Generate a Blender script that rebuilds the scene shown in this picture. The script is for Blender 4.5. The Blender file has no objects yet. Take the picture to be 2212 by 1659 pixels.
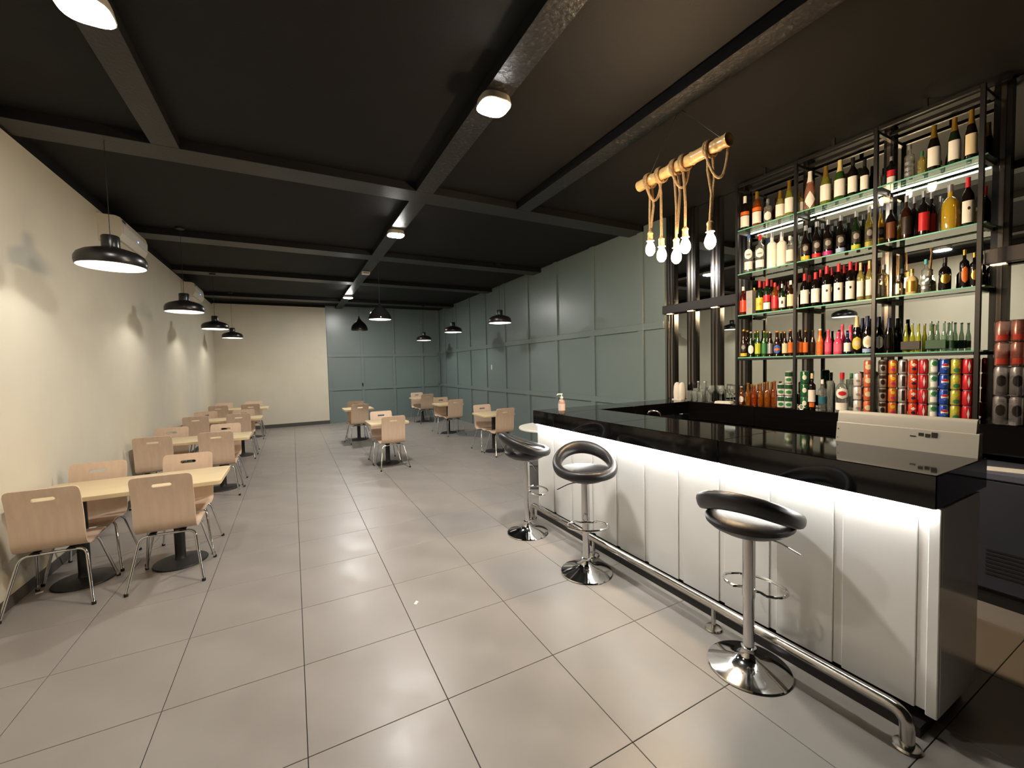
import bpy, math, random
from mathutils import Vector, Matrix
random.seed(7)
SC = bpy.context.scene
COL = SC.collection
PI = math.pi

# ------------------------------------------------------------------ camera
def make_camera():
    yaw, pitch, roll = 0.488531857, -0.044125895, -0.0238785895
    cy, sy = math.cos(yaw), math.sin(yaw)
    fwd = Vector((sy*math.cos(pitch), cy*math.cos(pitch), math.sin(pitch)))
    rt = Vector((cy, -sy, 0)); up = rt.cross(fwd)
    c, s = math.cos(roll), math.sin(roll)
    r2 = c*rt + s*up; u2 = -s*rt + c*up
    cam = bpy.data.cameras.new('camera'); o = bpy.data.objects.new('camera', cam); COL.objects.link(o)
    cam.sensor_fit = 'HORIZONTAL'; cam.sensor_width = 36.0; cam.lens = 891.2186/2212*36.0
    cam.clip_start = 0.02; cam.clip_end = 60
    m = Matrix(((r2.x, u2.x, -fwd.x, 1.20845), (r2.y, u2.y, -fwd.y, -1.24253), (r2.z, u2.z, -fwd.z, 1.58362), (0, 0, 0, 1)))
    o.matrix_world = m
    SC.camera = o
make_camera()

# ------------------------------------------------------------------ world, exposure, lamp strengths
W = bpy.data.worlds.new('world'); SC.world = W; W.use_nodes = True
W.node_tree.nodes['Background'].inputs[0].default_value = (0.5, 0.48, 0.45, 1)
W.node_tree.nodes['Background'].inputs[1].default_value = 0.0
SC.view_settings.view_transform = 'Standard'
SC.view_settings.look = 'None'
SC.view_settings.gamma = 1.0
SC.view_settings.use_curve_mapping = False
SC.view_settings.exposure = 0.72
P_CEIL, P_PEND, P_LED, P_BULB, P_WASH = 420.0, 88.0, 46.0, 300.0, 18.0
try:
    SC.cycles.max_bounces = 9; SC.cycles.diffuse_bounces = 4; SC.cycles.glossy_bounces = 4; SC.cycles.adaptive_threshold = 0.04
    SC.cycles.transparent_max_bounces = 14; SC.cycles.sample_clamp_indirect = 6.0
    SC.cycles.caustics_reflective = False; SC.cycles.caustics_refractive = False
    SC.cycles.use_denoising = True
except Exception:
    pass

# ------------------------------------------------------------------ materials
def lin(h):
    h = h.lstrip('#'); v = [int(h[i:i+2], 16)/255 for i in (0, 2, 4)]
    return tuple(x/12.92 if x <= 0.04045 else ((x+0.055)/1.055)**2.4 for x in v) + (1.0,)
MATS = {}
def mat(name, col='808080', rough=0.5, metal=0.0, spec=0.5, var=0.0, scale=8.0, bump=0.0, bscale=60.0, coat=0.0, stretch=None, emit=0.0, ecol=None, trans=0.0, rvar=0.0):
    if name in MATS: return MATS[name]
    m = bpy.data.materials.new(name); m.use_nodes = True
    nt = m.node_tree; b = nt.nodes['Principled BSDF']
    c = lin(col) if isinstance(col, str) else tuple(col) + (1.0,)
    b.inputs['Base Color'].default_value = c
    b.inputs['Roughness'].default_value = rough
    b.inputs['Metallic'].default_value = metal
    b.inputs['Specular IOR Level'].default_value = spec
    if coat: b.inputs['Coat Weight'].default_value = coat; b.inputs['Coat Roughness'].default_value = 0.05
    if trans: b.inputs['Transmission Weight'].default_value = trans
    if emit:
        b.inputs['Emission Color'].default_value = lin(ecol or col); b.inputs['Emission Strength'].default_value = emit
    tc = mp = None
    if var or bump or rvar:
        tc = nt.nodes.new('ShaderNodeTexCoord'); mp = nt.nodes.new('ShaderNodeMapping')
        nt.links.new(tc.outputs['Object'], mp.inputs['Vector'])
        if stretch: mp.inputs['Scale'].default_value = stretch
    if var or rvar:
        n = nt.nodes.new('ShaderNodeTexNoise'); n.inputs['Scale'].default_value = scale; n.inputs['Detail'].default_value = 5
        nt.links.new(mp.outputs['Vector'], n.inputs['Vector'])
        if var:
            r = nt.nodes.new('ShaderNodeValToRGB')
            r.color_ramp.elements[0].position = 0.3; r.color_ramp.elements[1].position = 0.7
            r.color_ramp.elements[0].color = tuple(x*(1-var) for x in c[:3]) + (1,)
            r.color_ramp.elements[1].color = tuple(min(1, x*(1+var)) for x in c[:3]) + (1,)
            nt.links.new(n.outputs['Fac'], r.inputs['Fac']); nt.links.new(r.outputs['Color'], b.inputs['Base Color'])
        if rvar:
            mr = nt.nodes.new('ShaderNodeMapRange')
            mr.inputs['To Min'].default_value = max(0, rough-rvar); mr.inputs['To Max'].default_value = min(1, rough+rvar)
            mr.inputs['From Min'].default_value = .3; mr.inputs['From Max'].default_value = .7
            nt.links.new(n.outputs['Fac'], mr.inputs['Value']); nt.links.new(mr.outputs['Result'], b.inputs['Roughness'])
    if bump:
        n2 = nt.nodes.new('ShaderNodeTexNoise'); n2.inputs['Scale'].default_value = bscale; n2.inputs['Detail'].default_value = 3
        nt.links.new(mp.outputs['Vector'], n2.inputs['Vector'])
        bp = nt.nodes.new('ShaderNodeBump'); bp.inputs['Strength'].default_value = bump; bp.inputs['Distance'].default_value = 0.01
        nt.links.new(n2.outputs['Fac'], bp.inputs['Height']); nt.links.new(bp.outputs['Normal'], b.inputs['Normal'])
    MATS[name] = m
    return m
def thin_glass(name, tint='e8f4f0', refl=0.12, rough=0.02, body=0.0, bodycol='ffffff'):
    """clear thin glass: tinted transparency + fresnel gloss + optional milky body"""
    if name in MATS: return MATS[name]
    m = bpy.data.materials.new(name); m.use_nodes = True; nt = m.node_tree
    for n in list(nt.nodes): nt.nodes.remove(n)
    out = nt.nodes.new('ShaderNodeOutputMaterial')
    tr = nt.nodes.new('ShaderNodeBsdfTransparent'); tr.inputs[0].default_value = lin(tint)
    gl = nt.nodes.new('ShaderNodeBsdfGlossy'); gl.inputs['Roughness'].default_value = rough; gl.inputs[0].default_value = (1, 1, 1, 1)
    lw = nt.nodes.new('ShaderNodeLayerWeight'); lw.inputs['Blend'].default_value = 0.35
    mr = nt.nodes.new('ShaderNodeMapRange'); mr.inputs['To Min'].default_value = refl*0.5; mr.inputs['To Max'].default_value = min(1, refl*5)
    nt.links.new(lw.outputs['Facing'], mr.inputs['Value'])
    mix = nt.nodes.new('ShaderNodeMixShader'); nt.links.new(mr.outputs['Result'], mix.inputs[0])
    base = tr
    if body:
        df = nt.nodes.new('ShaderNodeBsdfDiffuse'); df.inputs[0].default_value = lin(bodycol)
        mb = nt.nodes.new('ShaderNodeMixShader'); mb.inputs[0].default_value = body
        nt.links.new(tr.outputs[0], mb.inputs[1]); nt.links.new(df.outputs[0], mb.inputs[2]); base = mb
    nt.links.new(base.outputs[0], mix.inputs[1]); nt.links.new(gl.outputs[0], mix.inputs[2]); nt.links.new(mix.outputs[0], out.inputs[0])
    MATS[name] = m
    return m
def emis(name, col, strength):
    if name in MATS: return MATS[name]
    m = bpy.data.materials.new(name); m.use_nodes = True; nt = m.node_tree
    for n in list(nt.nodes): nt.nodes.remove(n)
    out = nt.nodes.new('ShaderNodeOutputMaterial'); e = nt.nodes.new('ShaderNodeEmission')
    e.inputs[0].default_value = lin(col); e.inputs[1].default_value = strength
    nt.links.new(e.outputs[0], out.inputs[0]); MATS[name] = m
    return m

# ------------------------------------------------------------------ mesh builder
class MB:
    def __init__(s): s.v = []; s.f = []
    def box(s, x0, x1, y0, y1, z0, z1):
        b = len(s.v)
        s.v += [(x0,y0,z0),(x1,y0,z0),(x1,y1,z0),(x0,y1,z0),(x0,y0,z1),(x1,y0,z1),(x1,y1,z1),(x0,y1,z1)]
        s.f += [tuple(b+i for i in q) for q in ((0,3,2,1),(4,5,6,7),(0,1,5,4),(1,2,6,5),(2,3,7,6),(3,0,4,7))]
        return s
    def bbox(s, x0, x1, y0, y1, z0, z1, r=0.005):
        """box with chamfered vertical and horizontal edges"""
        r = min(r, (x1-x0)*.45, (y1-y0)*.45, (z1-z0)*.45)
        def ring(i, z): return [(x0+i+r*(1-k), y0+i+r*k, z) if False else None for k in (0,)]
        def oct_(ins, z):
            a, b, c, d = x0+ins, x1-ins, y0+ins, y1-ins
            q = r
            return [(a+q,c,z),(b-q,c,z),(b,c+q,z),(b,d-q,z),(b-q,d,z),(a+q,d,z),(a,d-q,z),(a,c+q,z)]
        return s.loft([oct_(r, z0), oct_(0, z0+r), oct_(0, z1-r), oct_(r, z1)], caps=True)
    def loft(s, rings, caps=True, closed=True):
        b = len(s.v); n = len(rings[0])
        for r in rings: s.v += [tuple(p) for p in r]
        for i in range(len(rings)-1):
            for j in range(n if closed else n-1):
                k = (j+1) % n
                s.f.append((b+i*n+j, b+i*n+k, b+(i+1)*n+k, b+(i+1)*n+j))
        if caps:
            s.f.append(tuple(b+j for j in reversed(range(n)))); e = b+(len(rings)-1)*n
            s.f.append(tuple(e+j for j in range(n)))
        return s
    def lathe(s, prof, n=24, c=(0,0,0), sx=1.0, sy=1.0):
        """prof = [(r, z)] bottom to top; r = 0 closes into a cap polygon"""
        rings = []
        pr = [p for p in prof]
        for r, z in pr:
            r = max(r, 1e-4)
            rings.append([(c[0]+sx*r*math.cos(2*PI*j/n), c[1]+sy*r*math.sin(2*PI*j/n), c[2]+z) for j in range(n)])
        return s.loft(rings, caps=True)
    def tube(s, pts, r, n=10, closed=False, caps=True):
        P = [Vector(p) for p in pts]; m = len(P); rings = []
        t0 = (P[1]-P[0]).normalized()
        ref = Vector((0,0,1)) if abs(t0.z) < 0.9 else Vector((1,0,0))
        nrm = (ref - t0*ref.dot(t0)).normalized()
        for i in range(m):
            if closed: t = (P[(i+1) % m]-P[i-1])
            else: t = P[min(i+1, m-1)]-P[max(i-1, 0)]
            t.normalize()
            nrm = (nrm - t*nrm.dot(t)).normalized(); bn = t.cross(nrm)
            rr = r[i] if isinstance(r, (list, tuple)) else r
            rings.append([tuple(P[i]+rr*(math.cos(2*PI*j/n)*nrm+math.sin(2*PI*j/n)*bn)) for j in range(n)])
        if closed: rings.append(rings[0])
        return s.loft(rings, caps=caps and not closed)
    def prism(s, outl, z0, z1):
        return s.loft([[(x, y, z0) for x, y in outl], [(x, y, z1) for x, y in outl]])
    def ext_x(s, outl, x0, x1):
        """outline in (y, z) extruded along x"""
        return s.loft([[(x0, y, z) for y, z in outl], [(x1, y, z) for y, z in outl]])
    def ext_y(s, outl, y0, y1):
        """outline in (x, z) extruded along y"""
        return s.loft([[(x, y0, z) for x, z in outl], [(x, y1, z) for x, z in outl]])
    def mesh(s, name, m, smooth=True, ang=38):
        me = bpy.data.meshes.new(name); me.from_pydata(s.v, [], s.f); me.validate(); me.update()
        import bmesh
        bm = bmesh.new(); bm.from_mesh(me); bmesh.ops.recalc_face_normals(bm, faces=bm.faces); bm.to_mesh(me); bm.free()
        if smooth:
            me.polygons.foreach_set('use_smooth', [True]*len(me.polygons)); me.set_sharp_from_angle(angle=math.radians(ang))
        if m: me.materials.append(m)
        return me
    def build(s, name, m, parent=None, loc=(0,0,0), smooth=True, ang=38):
        return link(name, s.mesh(name, m, smooth, ang), parent, loc)
def link(name, me, parent=None, loc=(0,0,0), rz=0):
    o = bpy.data.objects.new(name, me); COL.objects.link(o)
    o.location = loc; o.rotation_euler = (0, 0, rz)
    if parent: o.parent = parent
    return o
def tag(o, label, cat, group=None):
    o['label'] = label; o['category'] = cat
    if group: o['group'] = group
    return o
def thing(name, label, cat, loc=(0,0,0), rz=0, group=None):
    o = bpy.data.objects.new(name, None); COL.objects.link(o); o.empty_display_size = 0.1
    o.location = loc; o.rotation_euler = (0, 0, rz)
    return tag(o, label, cat, group)
def struct(o): o['kind'] = 'structure'; return o
def kids(o): return [c for c in COL.objects if c.parent == o]
def copy_tree(o, parent=None, cache=None):
    c = o.copy(); COL.objects.link(c); c.parent = parent
    for ch in list(o.children): copy_tree(ch, c)
    return c
def ring_pts(c, r, z, n=24, a0=0.0, a1=2*PI, tilt=0):
    return [(c[0]+r*math.cos(a0+(a1-a0)*i/n), c[1]+r*math.sin(a0+(a1-a0)*i/n), z) for i in range(n)]
def arc_round(p, rad=0.03, n=5):
    """polyline with rounded inner corners"""
    P = [Vector(q) for q in p]; out = [P[0]]
    for i in range(1, len(P)-1):
        a = (P[i-1]-P[i]); b = (P[i+1]-P[i]); d = min(rad, a.length*.48, b.length*.48)
        A = P[i]+a.normalized()*d; B = P[i]+b.normalized()*d
        for k in range(n+1):
            t = k/n; out.append((1-t)**2*A+2*t*(1-t)*P[i]+t*t*B)
    out.append(P[-1]); return out

# palette
CREAM = mat('cream_paint', 'd0c9b6', 0.75, var=0.03, scale=2.5, bump=0.05, bscale=300)
TEAL = mat('teal_satin_paint', '6f7d7c', 0.3)
BLACKP = mat('black_ceiling_paint', '111010', 0.7, spec=0.25, var=0.15, scale=3, bump=0.1, bscale=80)
BEAM_LIT = mat('beam_paint_lit', '1d1b19', 0.4, var=0.25, scale=5, bump=0.2, bscale=50)  # beam paint lightened for the undersides, floor bounce put into the colour
TILE = mat('floor_tile_porcelain', '8c8680', 0.36, var=0.06, scale=3.5, rvar=0.08, bump=0.01, bscale=120)
GROUT = mat('grout', '2b2723', 0.9)
PLY = mat('birch_plywood', 'd2b8a0', 0.45, var=0.06, scale=5, stretch=(6, 6, 0.7))
LAMI = mat('pale_wood_laminate', 'd8c298', 0.4, var=0.05, scale=4, stretch=(0.7, 9, 9))
CHROME = mat('chrome', 'd8d8d8', 0.09, metal=1.0)
STEEL = mat('brushed_steel', 'c9c5be', 0.2, metal=1.0)
IRON = mat('black_iron', '1c1b1b', 0.5, bump=0.1, bscale=200)
RUBBER = mat('black_rubber', '101010', 0.7)
GRANITE = mat('black_granite', '0b0a0a', 0.06, spec=0.6, var=0.3, scale=60)
WHITEG = mat('white_gloss_acrylic', 'f1f0ec', 0.12, coat=0.3)
WHITEP = mat('white_plastic', 'e4e0d6', 0.35)
LEATHER = mat('black_leatherette', '232223', 0.36, bump=0.12, bscale=220)
SHADE = mat('black_lamp_enamel', '1a1817', 0.3)
SHADEIN = mat('white_lamp_inside', 'e8e4da', 0.6)
RACKM = mat('black_rack_steel', '0c0b0b', 0.45)
MIRROR = mat('mirror_silver', 'd2d6d2', 0.01, metal=1.0)

# ------------------------------------------------------------------ the setting
XL, XR, YB, YF, ZC = -0.576, 5.605, 12.1, -3.4, 3.48
XM = 5.67            # mirror plane behind the bar
floor = struct(MB().box(XL-0.1, 6.0, YF, YB+0.15, -0.10, -0.006).build('floor', GROUT))
tile_cache = {}
def tile(x0, x1, y0, y1):
    g = 0.0016
    k = (round(x1-x0, 3), round(y1-y0, 3))
    if k not in tile_cache:
        tile_cache[k] = MB().bbox(g, k[0]-g, g, k[1]-g, -0.0058, 0.0, 0.0012).mesh('tile', TILE, smooth=False)
    link('tile', tile_cache[k], floor, (x0, y0, 0))
xs = [XL] + [0.6*i for i in range(0, 10)] + [XR]
ys = [0.6*j for j in range(-3, 21)] + [YB]
for x0, x1 in zip(xs, xs[1:]):
    for y0, y1 in zip(ys, ys[1:]):
        tile(x0, x1, y0, y1)

ceiling = struct(MB().box(XL-0.1, 6.0, YF, YB+0.15, ZC, ZC+0.1).build('ceiling', BLACKP))
# speckled foil on the beams near the bar
def speckle():
    m = bpy.data.materials.new('beam_speckled_foil'); m.use_nodes = True; nt = m.node_tree; b = nt.nodes['Principled BSDF']
    tc = nt.nodes.new('ShaderNodeTexCoord'); v = nt.nodes.new('ShaderNodeTexNoise'); v.inputs['Scale'].default_value = 38; v.inputs['Detail'].default_value = 4
    nt.links.new(tc.outputs['Object'], v.inputs['Vector'])
    r = nt.nodes.new('ShaderNodeValToRGB'); e = r.color_ramp.elements
    e[0].position = 0.55; e[0].color = lin('171514'); e[1].position = 0.75; e[1].color = lin('4a4742')
    nt.links.new(v.outputs['Fac'], r.inputs['Fac']); nt.links.new(r.outputs['Color'], b.inputs['Base Color'])
    b.inputs['Roughness'].default_value = 0.42
    bp = nt.nodes.new('ShaderNodeBump'); bp.inputs['Strength'].default_value = 0.6; bp.inputs['Distance'].default_value = 0.01
    nt.links.new(v.outputs['Fac'], bp.inputs['Height']); nt.links.new(bp.outputs['Normal'], b.inputs['Normal'])
    return m
SPECK = speckle()
ZB = 3.40
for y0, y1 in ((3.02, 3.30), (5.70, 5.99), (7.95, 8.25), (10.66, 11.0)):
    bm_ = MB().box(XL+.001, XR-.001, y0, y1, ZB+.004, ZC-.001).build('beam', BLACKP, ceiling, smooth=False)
    MB().box(XL+.001, XR-.001, y0, y1, ZB, ZB+.0039).build('lit_underside', BEAM_LIT, bm_, smooth=False)  # added thin layer, its lighter colour stands for light from the floor
for x0, x1, y0, y1, m in ((0.30, 0.479, -3.3, 3.019, BEAM_LIT), (2.411, 2.59, -3.3, 3.019, SPECK), (2.411, 2.59, 3.301, 5.699, BEAM_LIT), (2.411, 2.59, 5.991, 7.949, BEAM_LIT), (2.411, 2.59, 8.251, 10.659, BEAM_LIT), (2.411, 2.59, 11.001, 12.09, BEAM_LIT), (3.598, 3.77, -3.3, 3.019, SPECK)):
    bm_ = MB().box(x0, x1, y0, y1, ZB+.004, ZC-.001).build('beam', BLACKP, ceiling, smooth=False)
    MB().box(x0, x1, y0, y1, ZB+0.001, ZB+.0039).build('lit_underside', m, bm_, smooth=False)  # same layer with floor light in its colour, speckled foil on some beams

wl = struct(MB().box(XL-0.1, XL, YF, YB+0.15, -0.05, 3.385).build('wall_left', CREAM, smooth=False))
struct(MB().box(XL-0.1, XL+0.004, YF, YB, 3.385, ZC).build('trim_1', BLACKP, smooth=False))
wb = struct(MB().box(XL, XR+0.1, YB, YB+0.12, -0.05, ZC).build('wall_back', TEAL, smooth=False))
wp = struct(MB().box(XL, 2.135, YB-0.03, YB-0.0005, 0.0, 3.415).build('wall_partition', CREAM, smooth=False))
struct(MB().box(XL, 2.135, YB-0.028, YB-0.0005, 3.415, ZC).build('trim_2', BLACKP, smooth=False))
SKIRT = mat('grey_skirting', '4c4742', 0.6)
struct(MB().box(XL+0.012, 2.135, YB-0.042, YB-0.031, 0.0, 0.1).build('baseboard_back', SKIRT, smooth=False))
struct(MB().box(XL, XL+0.011, YF, YB-0.031, 0.0, 0.08).build('baseboard_left', SKIRT, smooth=False))
wr = struct(MB().box(XR, XR+0.3, 2.66, YB, -0.05, ZC).build('wall_right', TEAL, smooth=False))
struct(MB().box(XM+0.006, XM+0.2, YF, 2.66, -0.05, ZC).build('wall_bar', BLACKP, smooth=False))
struct(MB().box(XL, 6.0, YF-0.1, YF, -0.05, ZC).build('wall_front', BLACKP, smooth=False))

# raised panel mouldings on the right and back walls (stiles and rails are separate pieces)
RZ = ((0.965, 1.055), (2.035, 2.13))
ST_R = [3.02+1.062*k for k in range(9)]
for y in ST_R:
    for z0, z1 in ((0.0, 0.965), (1.055, 2.035), (2.13, ZC)):
        MB().bbox(XR-0.028, XR-0.0004, y, y+0.105, z0+.0008, z1-.0008, 0.002).build('stile', TEAL, wr, smooth=False)
ye = [2.66] + [y for y in ST_R] + [YB-0.02]
for z0, z1 in RZ:
    for a, b in zip(ye, ye[1:]):
        MB().bbox(XR-0.028, XR-0.0004, a+.0006, b-.0006, z0, z1, 0.002).build('rail', TEAL, wr, smooth=False)
ST_B = [2.15, 3.075, 4.02, 4.93, 5.5]
for x in ST_B:
    w = 0.09 if x < 5.4 else 0.08
    for z0, z1 in ((0.0, 0.965), (1.055, 1.965), (2.06, ZC)):
        MB().bbox(x, x+w, YB-0.028, YB-0.0004, z0+.0008, z1-.0008, 0.002).build('stile', TEAL, wb, smooth=False)
for z0, z1 in ((0.965, 1.055), (1.965, 2.06)):
    for a, b in zip(ST_B, ST_B[1:]):
        MB().bbox(a+.0006, b-.0006, YB-0.028, YB-0.0004, z0, z1, 0.002).build('rail', TEAL, wb, smooth=False)
MB().bbox(3.085, 3.115, YB-0.075, YB-0.021, 1.08, 1.17, 0.006).build('door_handle', IRON, wb)
tag(MB().bbox(XR-0.012, XR-0.0006, 8.05, 8.10, 1.50, 1.62, 0.003).build('wall_switch', WHITEP), 'small white switch plate on the teal panelled wall', 'switch')

# ------------------------------------------------------------------ ceiling lights and sensor
LDIF = {k: emis('ceiling_lamp_diffuser_'+k, 'fffbf5', P_CEIL*f) for k, f in (('full', 0.9), ('left', 0.34), ('second', 1.05), ('far', 1.3))}
def squircle(r, n=28, e=3.2):
    o = []
    for j in range(n):
        a = 2*PI*j/n; c, s = math.cos(a), math.sin(a)
        k = (abs(c)**e+abs(s)**e)**(-1/e); o.append((r*k*c, r*k*s))
    return o
HOUSE = mat('lamp_housing', 'b9b2a6', 0.5)
house_me = MB().loft([[(x, y, 0.0) for x, y in squircle(0.1)], [(x, y, -0.046) for x, y in squircle(0.11)], [(x, y, -0.05) for x, y in squircle(0.106)]]).mesh('housing', HOUSE)
dif_mb = MB().loft([[(x, y, -0.0503) for x, y in squircle(0.104)], [(x, y, -0.054) for x, y in squircle(0.1)], [(x, y, -0.056) for x, y in squircle(0.09)]])
for x, y, lk, lab in ((0.395, 1.54, 'left', 'ceiling lamp on the left beam, at the top-left photo corner'), (2.50, 1.36, 'full', 'large bright ceiling lamp on the middle beam, nearest the bar'), (2.50, 4.38, 'second', 'second bright ceiling lamp along the middle beam'), (2.50, 9.69, 'far', 'farthest ceiling lamp on the middle beam, before the teal back wall')):
    t = thing('ceiling_light', lab, 'ceiling lamp', (x, y, ZB+.0015), group='square-round ceiling lamps under the beams')
    link('housing', house_me, t); link('diffuser', dif_mb.mesh('diffuser', LDIF[lk]), t)
t = thing('ceiling_sensor', 'small white box sensor under the middle ceiling beam', 'sensor', (2.495, 6.88, ZB+.0015))
MB().bbox(-0.07, 0.07, -0.05, 0.05, -0.055, -0.0005, 0.008).build('body', WHITEP, t)
MB().box(-0.05, 0.05, -0.058, -0.0505, -0.045, -0.02).build('window', mat('sensor_window', '8c8880', 0.3), t)

# ------------------------------------------------------------------ pendant lamps
PDIF = emis('pendant_diffuser', 'fffcf6', P_PEND)
PBULB = emis('pendant_bulb', 'fff0dc', P_PEND*1.5)
dish = [(0.205, 0.0), (0.209, 0.004), (0.214, 0.03), (0.212, 0.06), (0.198, 0.088), (0.165, 0.112), (0.115, 0.13), (0.07, 0.142), (0.056, 0.15), (0.056, 0.232), (0.05, 0.24), (0.0, 0.242)]
dish_in = [(0.204, 0.0005), (0.207, 0.03), (0.204, 0.058), (0.19, 0.082), (0.158, 0.104), (0.11, 0.122), (0.06, 0.13)]
shade_me = MB().loft([[(r*math.cos(2*PI*j/36), r*math.sin(2*PI*j/36), z) for j in range(36)] for r, z in dish], caps=False).mesh('shade', SHADE)
inner_me = MB().loft([[(r*math.cos(2*PI*j/36), r*math.sin(2*PI*j/36), z) for j in range(36)] for r, z in dish_in], caps=False).mesh('reflector', SHADEIN)
pd_me = MB().lathe([(0.05, 0.11), (0.056, 0.115), (0.056, 0.128)], 24).mesh('lamp_disc', PDIF)
def open_shade(outer, n=36):
    m = MB(); b = len(m.v)
    inner = [(max(r-0.005, 0.001), z-0.003 if i else z) for i, (r, z) in enumerate(outer)]
    prof = list(reversed(inner)) + outer
    rings = [[(r*math.cos(2*PI*j/n), r*math.sin(2*PI*j/n), z) for j in range(n)] for r, z in prof]
    return m.loft(rings, caps=True)
def cable(t, z0, top):
    MB().tube([(0, 0, z0), (0, 0, top)], 0.0022, 6).build('cable', RUBBER, t)
    MB().lathe([(0.045, top-0.025), (0.05, top-0.02), (0.05, top-.0008)], 20).build('ceiling_cap', SHADE, t)
pl = [('black dish pendant lamp over the nearest left-wall table', 0.0, 3.1, 2.43), ('black dish pendant lamp over the second left-wall table', 0.0, 5.57, 2.39),
      ('black dish pendant lamp over the third left-wall table', -0.01, 8.08, 2.39), ('black dish pendant lamp over the farthest left-wall table', -0.005, 10.55, 2.40),
      ('black dish pendant lamp by the teal wall, nearest the bar', 4.665, 5.68, 2.385), ('black dish pendant lamp by the teal wall, middle of three', 4.68, 8.25, 2.425), ('black dish pendant lamp by the teal wall, farthest of three', 4.67, 10.72, 2.39)]
for i, (lab, x, y, z) in enumerate(pl):
    t = thing('pendant_lamp', lab, 'pendant lamp', (x, y, z), group='black dish pendant lamps')
    link('shade', shade_me, t); link('reflector', inner_me, t); link('lamp_disc', pd_me, t)
    tz = (ZB if any(p < y < q for p, q in ((5.70, 5.99), (7.95, 8.25), (10.66, 11.0))) else ZC) - z
    cable(t, 0.2425, tz)
t = thing('pendant_lamp', 'glossy bell pendant lamp, lit, over the nearer central table', 'pendant lamp', (2.54, 5.9, 2.405), group='bell pendant lamps over the middle of the room')
bell = [(0.186, 0.0), (0.187, 0.012), (0.182, 0.03), (0.165, 0.08), (0.135, 0.13), (0.095, 0.175), (0.055, 0.205), (0.03, 0.225), (0.02, 0.26), (0.012, 0.265)]
open_shade(bell).build('shade', mat('glossy_black_enamel', '131212', 0.08, coat=0.5), t)
MB().loft([[(r*math.cos(2*PI*j/36), r*math.sin(2*PI*j/36), z) for j in range(36)] for r, z in ((0.178, 0.006), (0.174, 0.03), (0.157, 0.078), (0.127, 0.126), (0.087, 0.17), (0.05, 0.195))], caps=False).build('reflector', SHADEIN, t)
MB().lathe([(0.05, 0.15), (0.055, 0.155), (0.055, 0.165)], 24).build('lamp_disc', PDIF, t)
cable(t, 0.2655, ZC-2.405)
t = thing('pendant_lamp', 'matt black teardrop pendant lamp over the farther central table', 'pendant lamp', (2.585, 8.6, 2.465), group='bell pendant lamps over the middle of the room')
drop = [(0.178, 0.0), (0.179, 0.01), (0.176, 0.04), (0.16, 0.09), (0.125, 0.145), (0.08, 0.19), (0.045, 0.225), (0.022, 0.265), (0.01, 0.31), (0.006, 0.315)]
open_shade(drop).build('shade', SHADE, t)
MB().lathe([(0.0, 0.02), (0.022, 0.028), (0.03, 0.05), (0.022, 0.075), (0.013, 0.1), (0.013, 0.13)], 16).build('bulb', emis('dim_bulb', 'fff0dc', 6.0), t)
cable(t, 0.3155, ZC-2.465)

# ------------------------------------------------------------------ air conditioners on the left wall
ACW = mat('ac_white_plastic', 'd6d0c2', 0.4)
BLUELED = emis('blue_indicator', '5a7cff', 4.0)
def aircon(y0, y1, lab):
    t = thing('air_conditioner', lab, 'air conditioner', (XL+.0005, y0, 3.05), group='air conditioners high on the left wall')
    L = y1-y0
    prof = [(0.0, 0.0), (0.10, 0.0), (0.17, 0.03), (0.2, 0.09), (0.205, 0.2), (0.19, 0.262), (0.15, 0.278), (0.0, 0.28)]
    MB().ext_y(prof, 0.0, L).build('body', ACW, t, ang=25)
    MB().box(0.105, 0.168, 0.06, L-0.06, 0.002, 0.006).build('air_vane', WHITEP, t)
    MB().ext_y([(0.2035, 0.1), (0.208, 0.1), (0.2105, 0.19), (0.2065, 0.19)], 0.03, L-0.03).build('front_panel', WHITEP, t)
    MB().box(0.2065, 0.2125, L*.55, L*.55+0.02, 0.12, 0.135).build('indicator', BLUELED, t)
    MB().box(0.195, 0.2, 0.04, 0.14, 0.21, 0.245).build('vent', IRON, t)
aircon(4.81, 5.72, 'white air conditioner above the first pendant, with blue indicator light')
aircon(8.65, 9.56, 'white air conditioner farther along the left wall')

# ------------------------------------------------------------------ tables and chairs
TZ = 0.715
def rrect(x0, x1, y0, y1, r, n=4):
    o = []
    for cx, cy, a in ((x1-r, y0+r, -PI/2), (x1-r, y1-r, 0), (x0+r, y1-r, PI/2), (x0+r, y0+r, PI)):
        for k in range(n+1): o.append((cx+r*math.cos(a+PI/2*k/n), cy+r*math.sin(a+PI/2*k/n)))
    return o
def top_mesh(w, d, m):
    e = 0.004
    return MB().loft([[(x, y, z) for x, y in rrect(-w/2+i, w/2-i, -d/2+i, d/2-i, 0.03)] for i, z in ((e, -0.036), (0, -0.032), (0, -e), (e, 0))]).mesh('table_top', m)
long_top, sq_top = top_mesh(1.18, 0.60, LAMI), top_mesh(0.62, 0.60, LAMI)
col_me = MB().lathe([(0.055, 0.02), (0.04, 0.04), (0.037, 0.07), (0.037, TZ-0.05), (0.05, TZ-0.045)], 20).mesh('column', IRON)
base_me = MB().lathe([(0.184, 0.0), (0.188, 0.006), (0.184, 0.014), (0.14, 0.024), (0.09, 0.03), (0.05, 0.036)], 32).mesh('base', IRON)
plate_me = MB().bbox(-0.16, 0.16, -0.16, 0.16, TZ-0.0445, TZ-0.0365, 0.003).mesh('mounting_plate', IRON)
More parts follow.
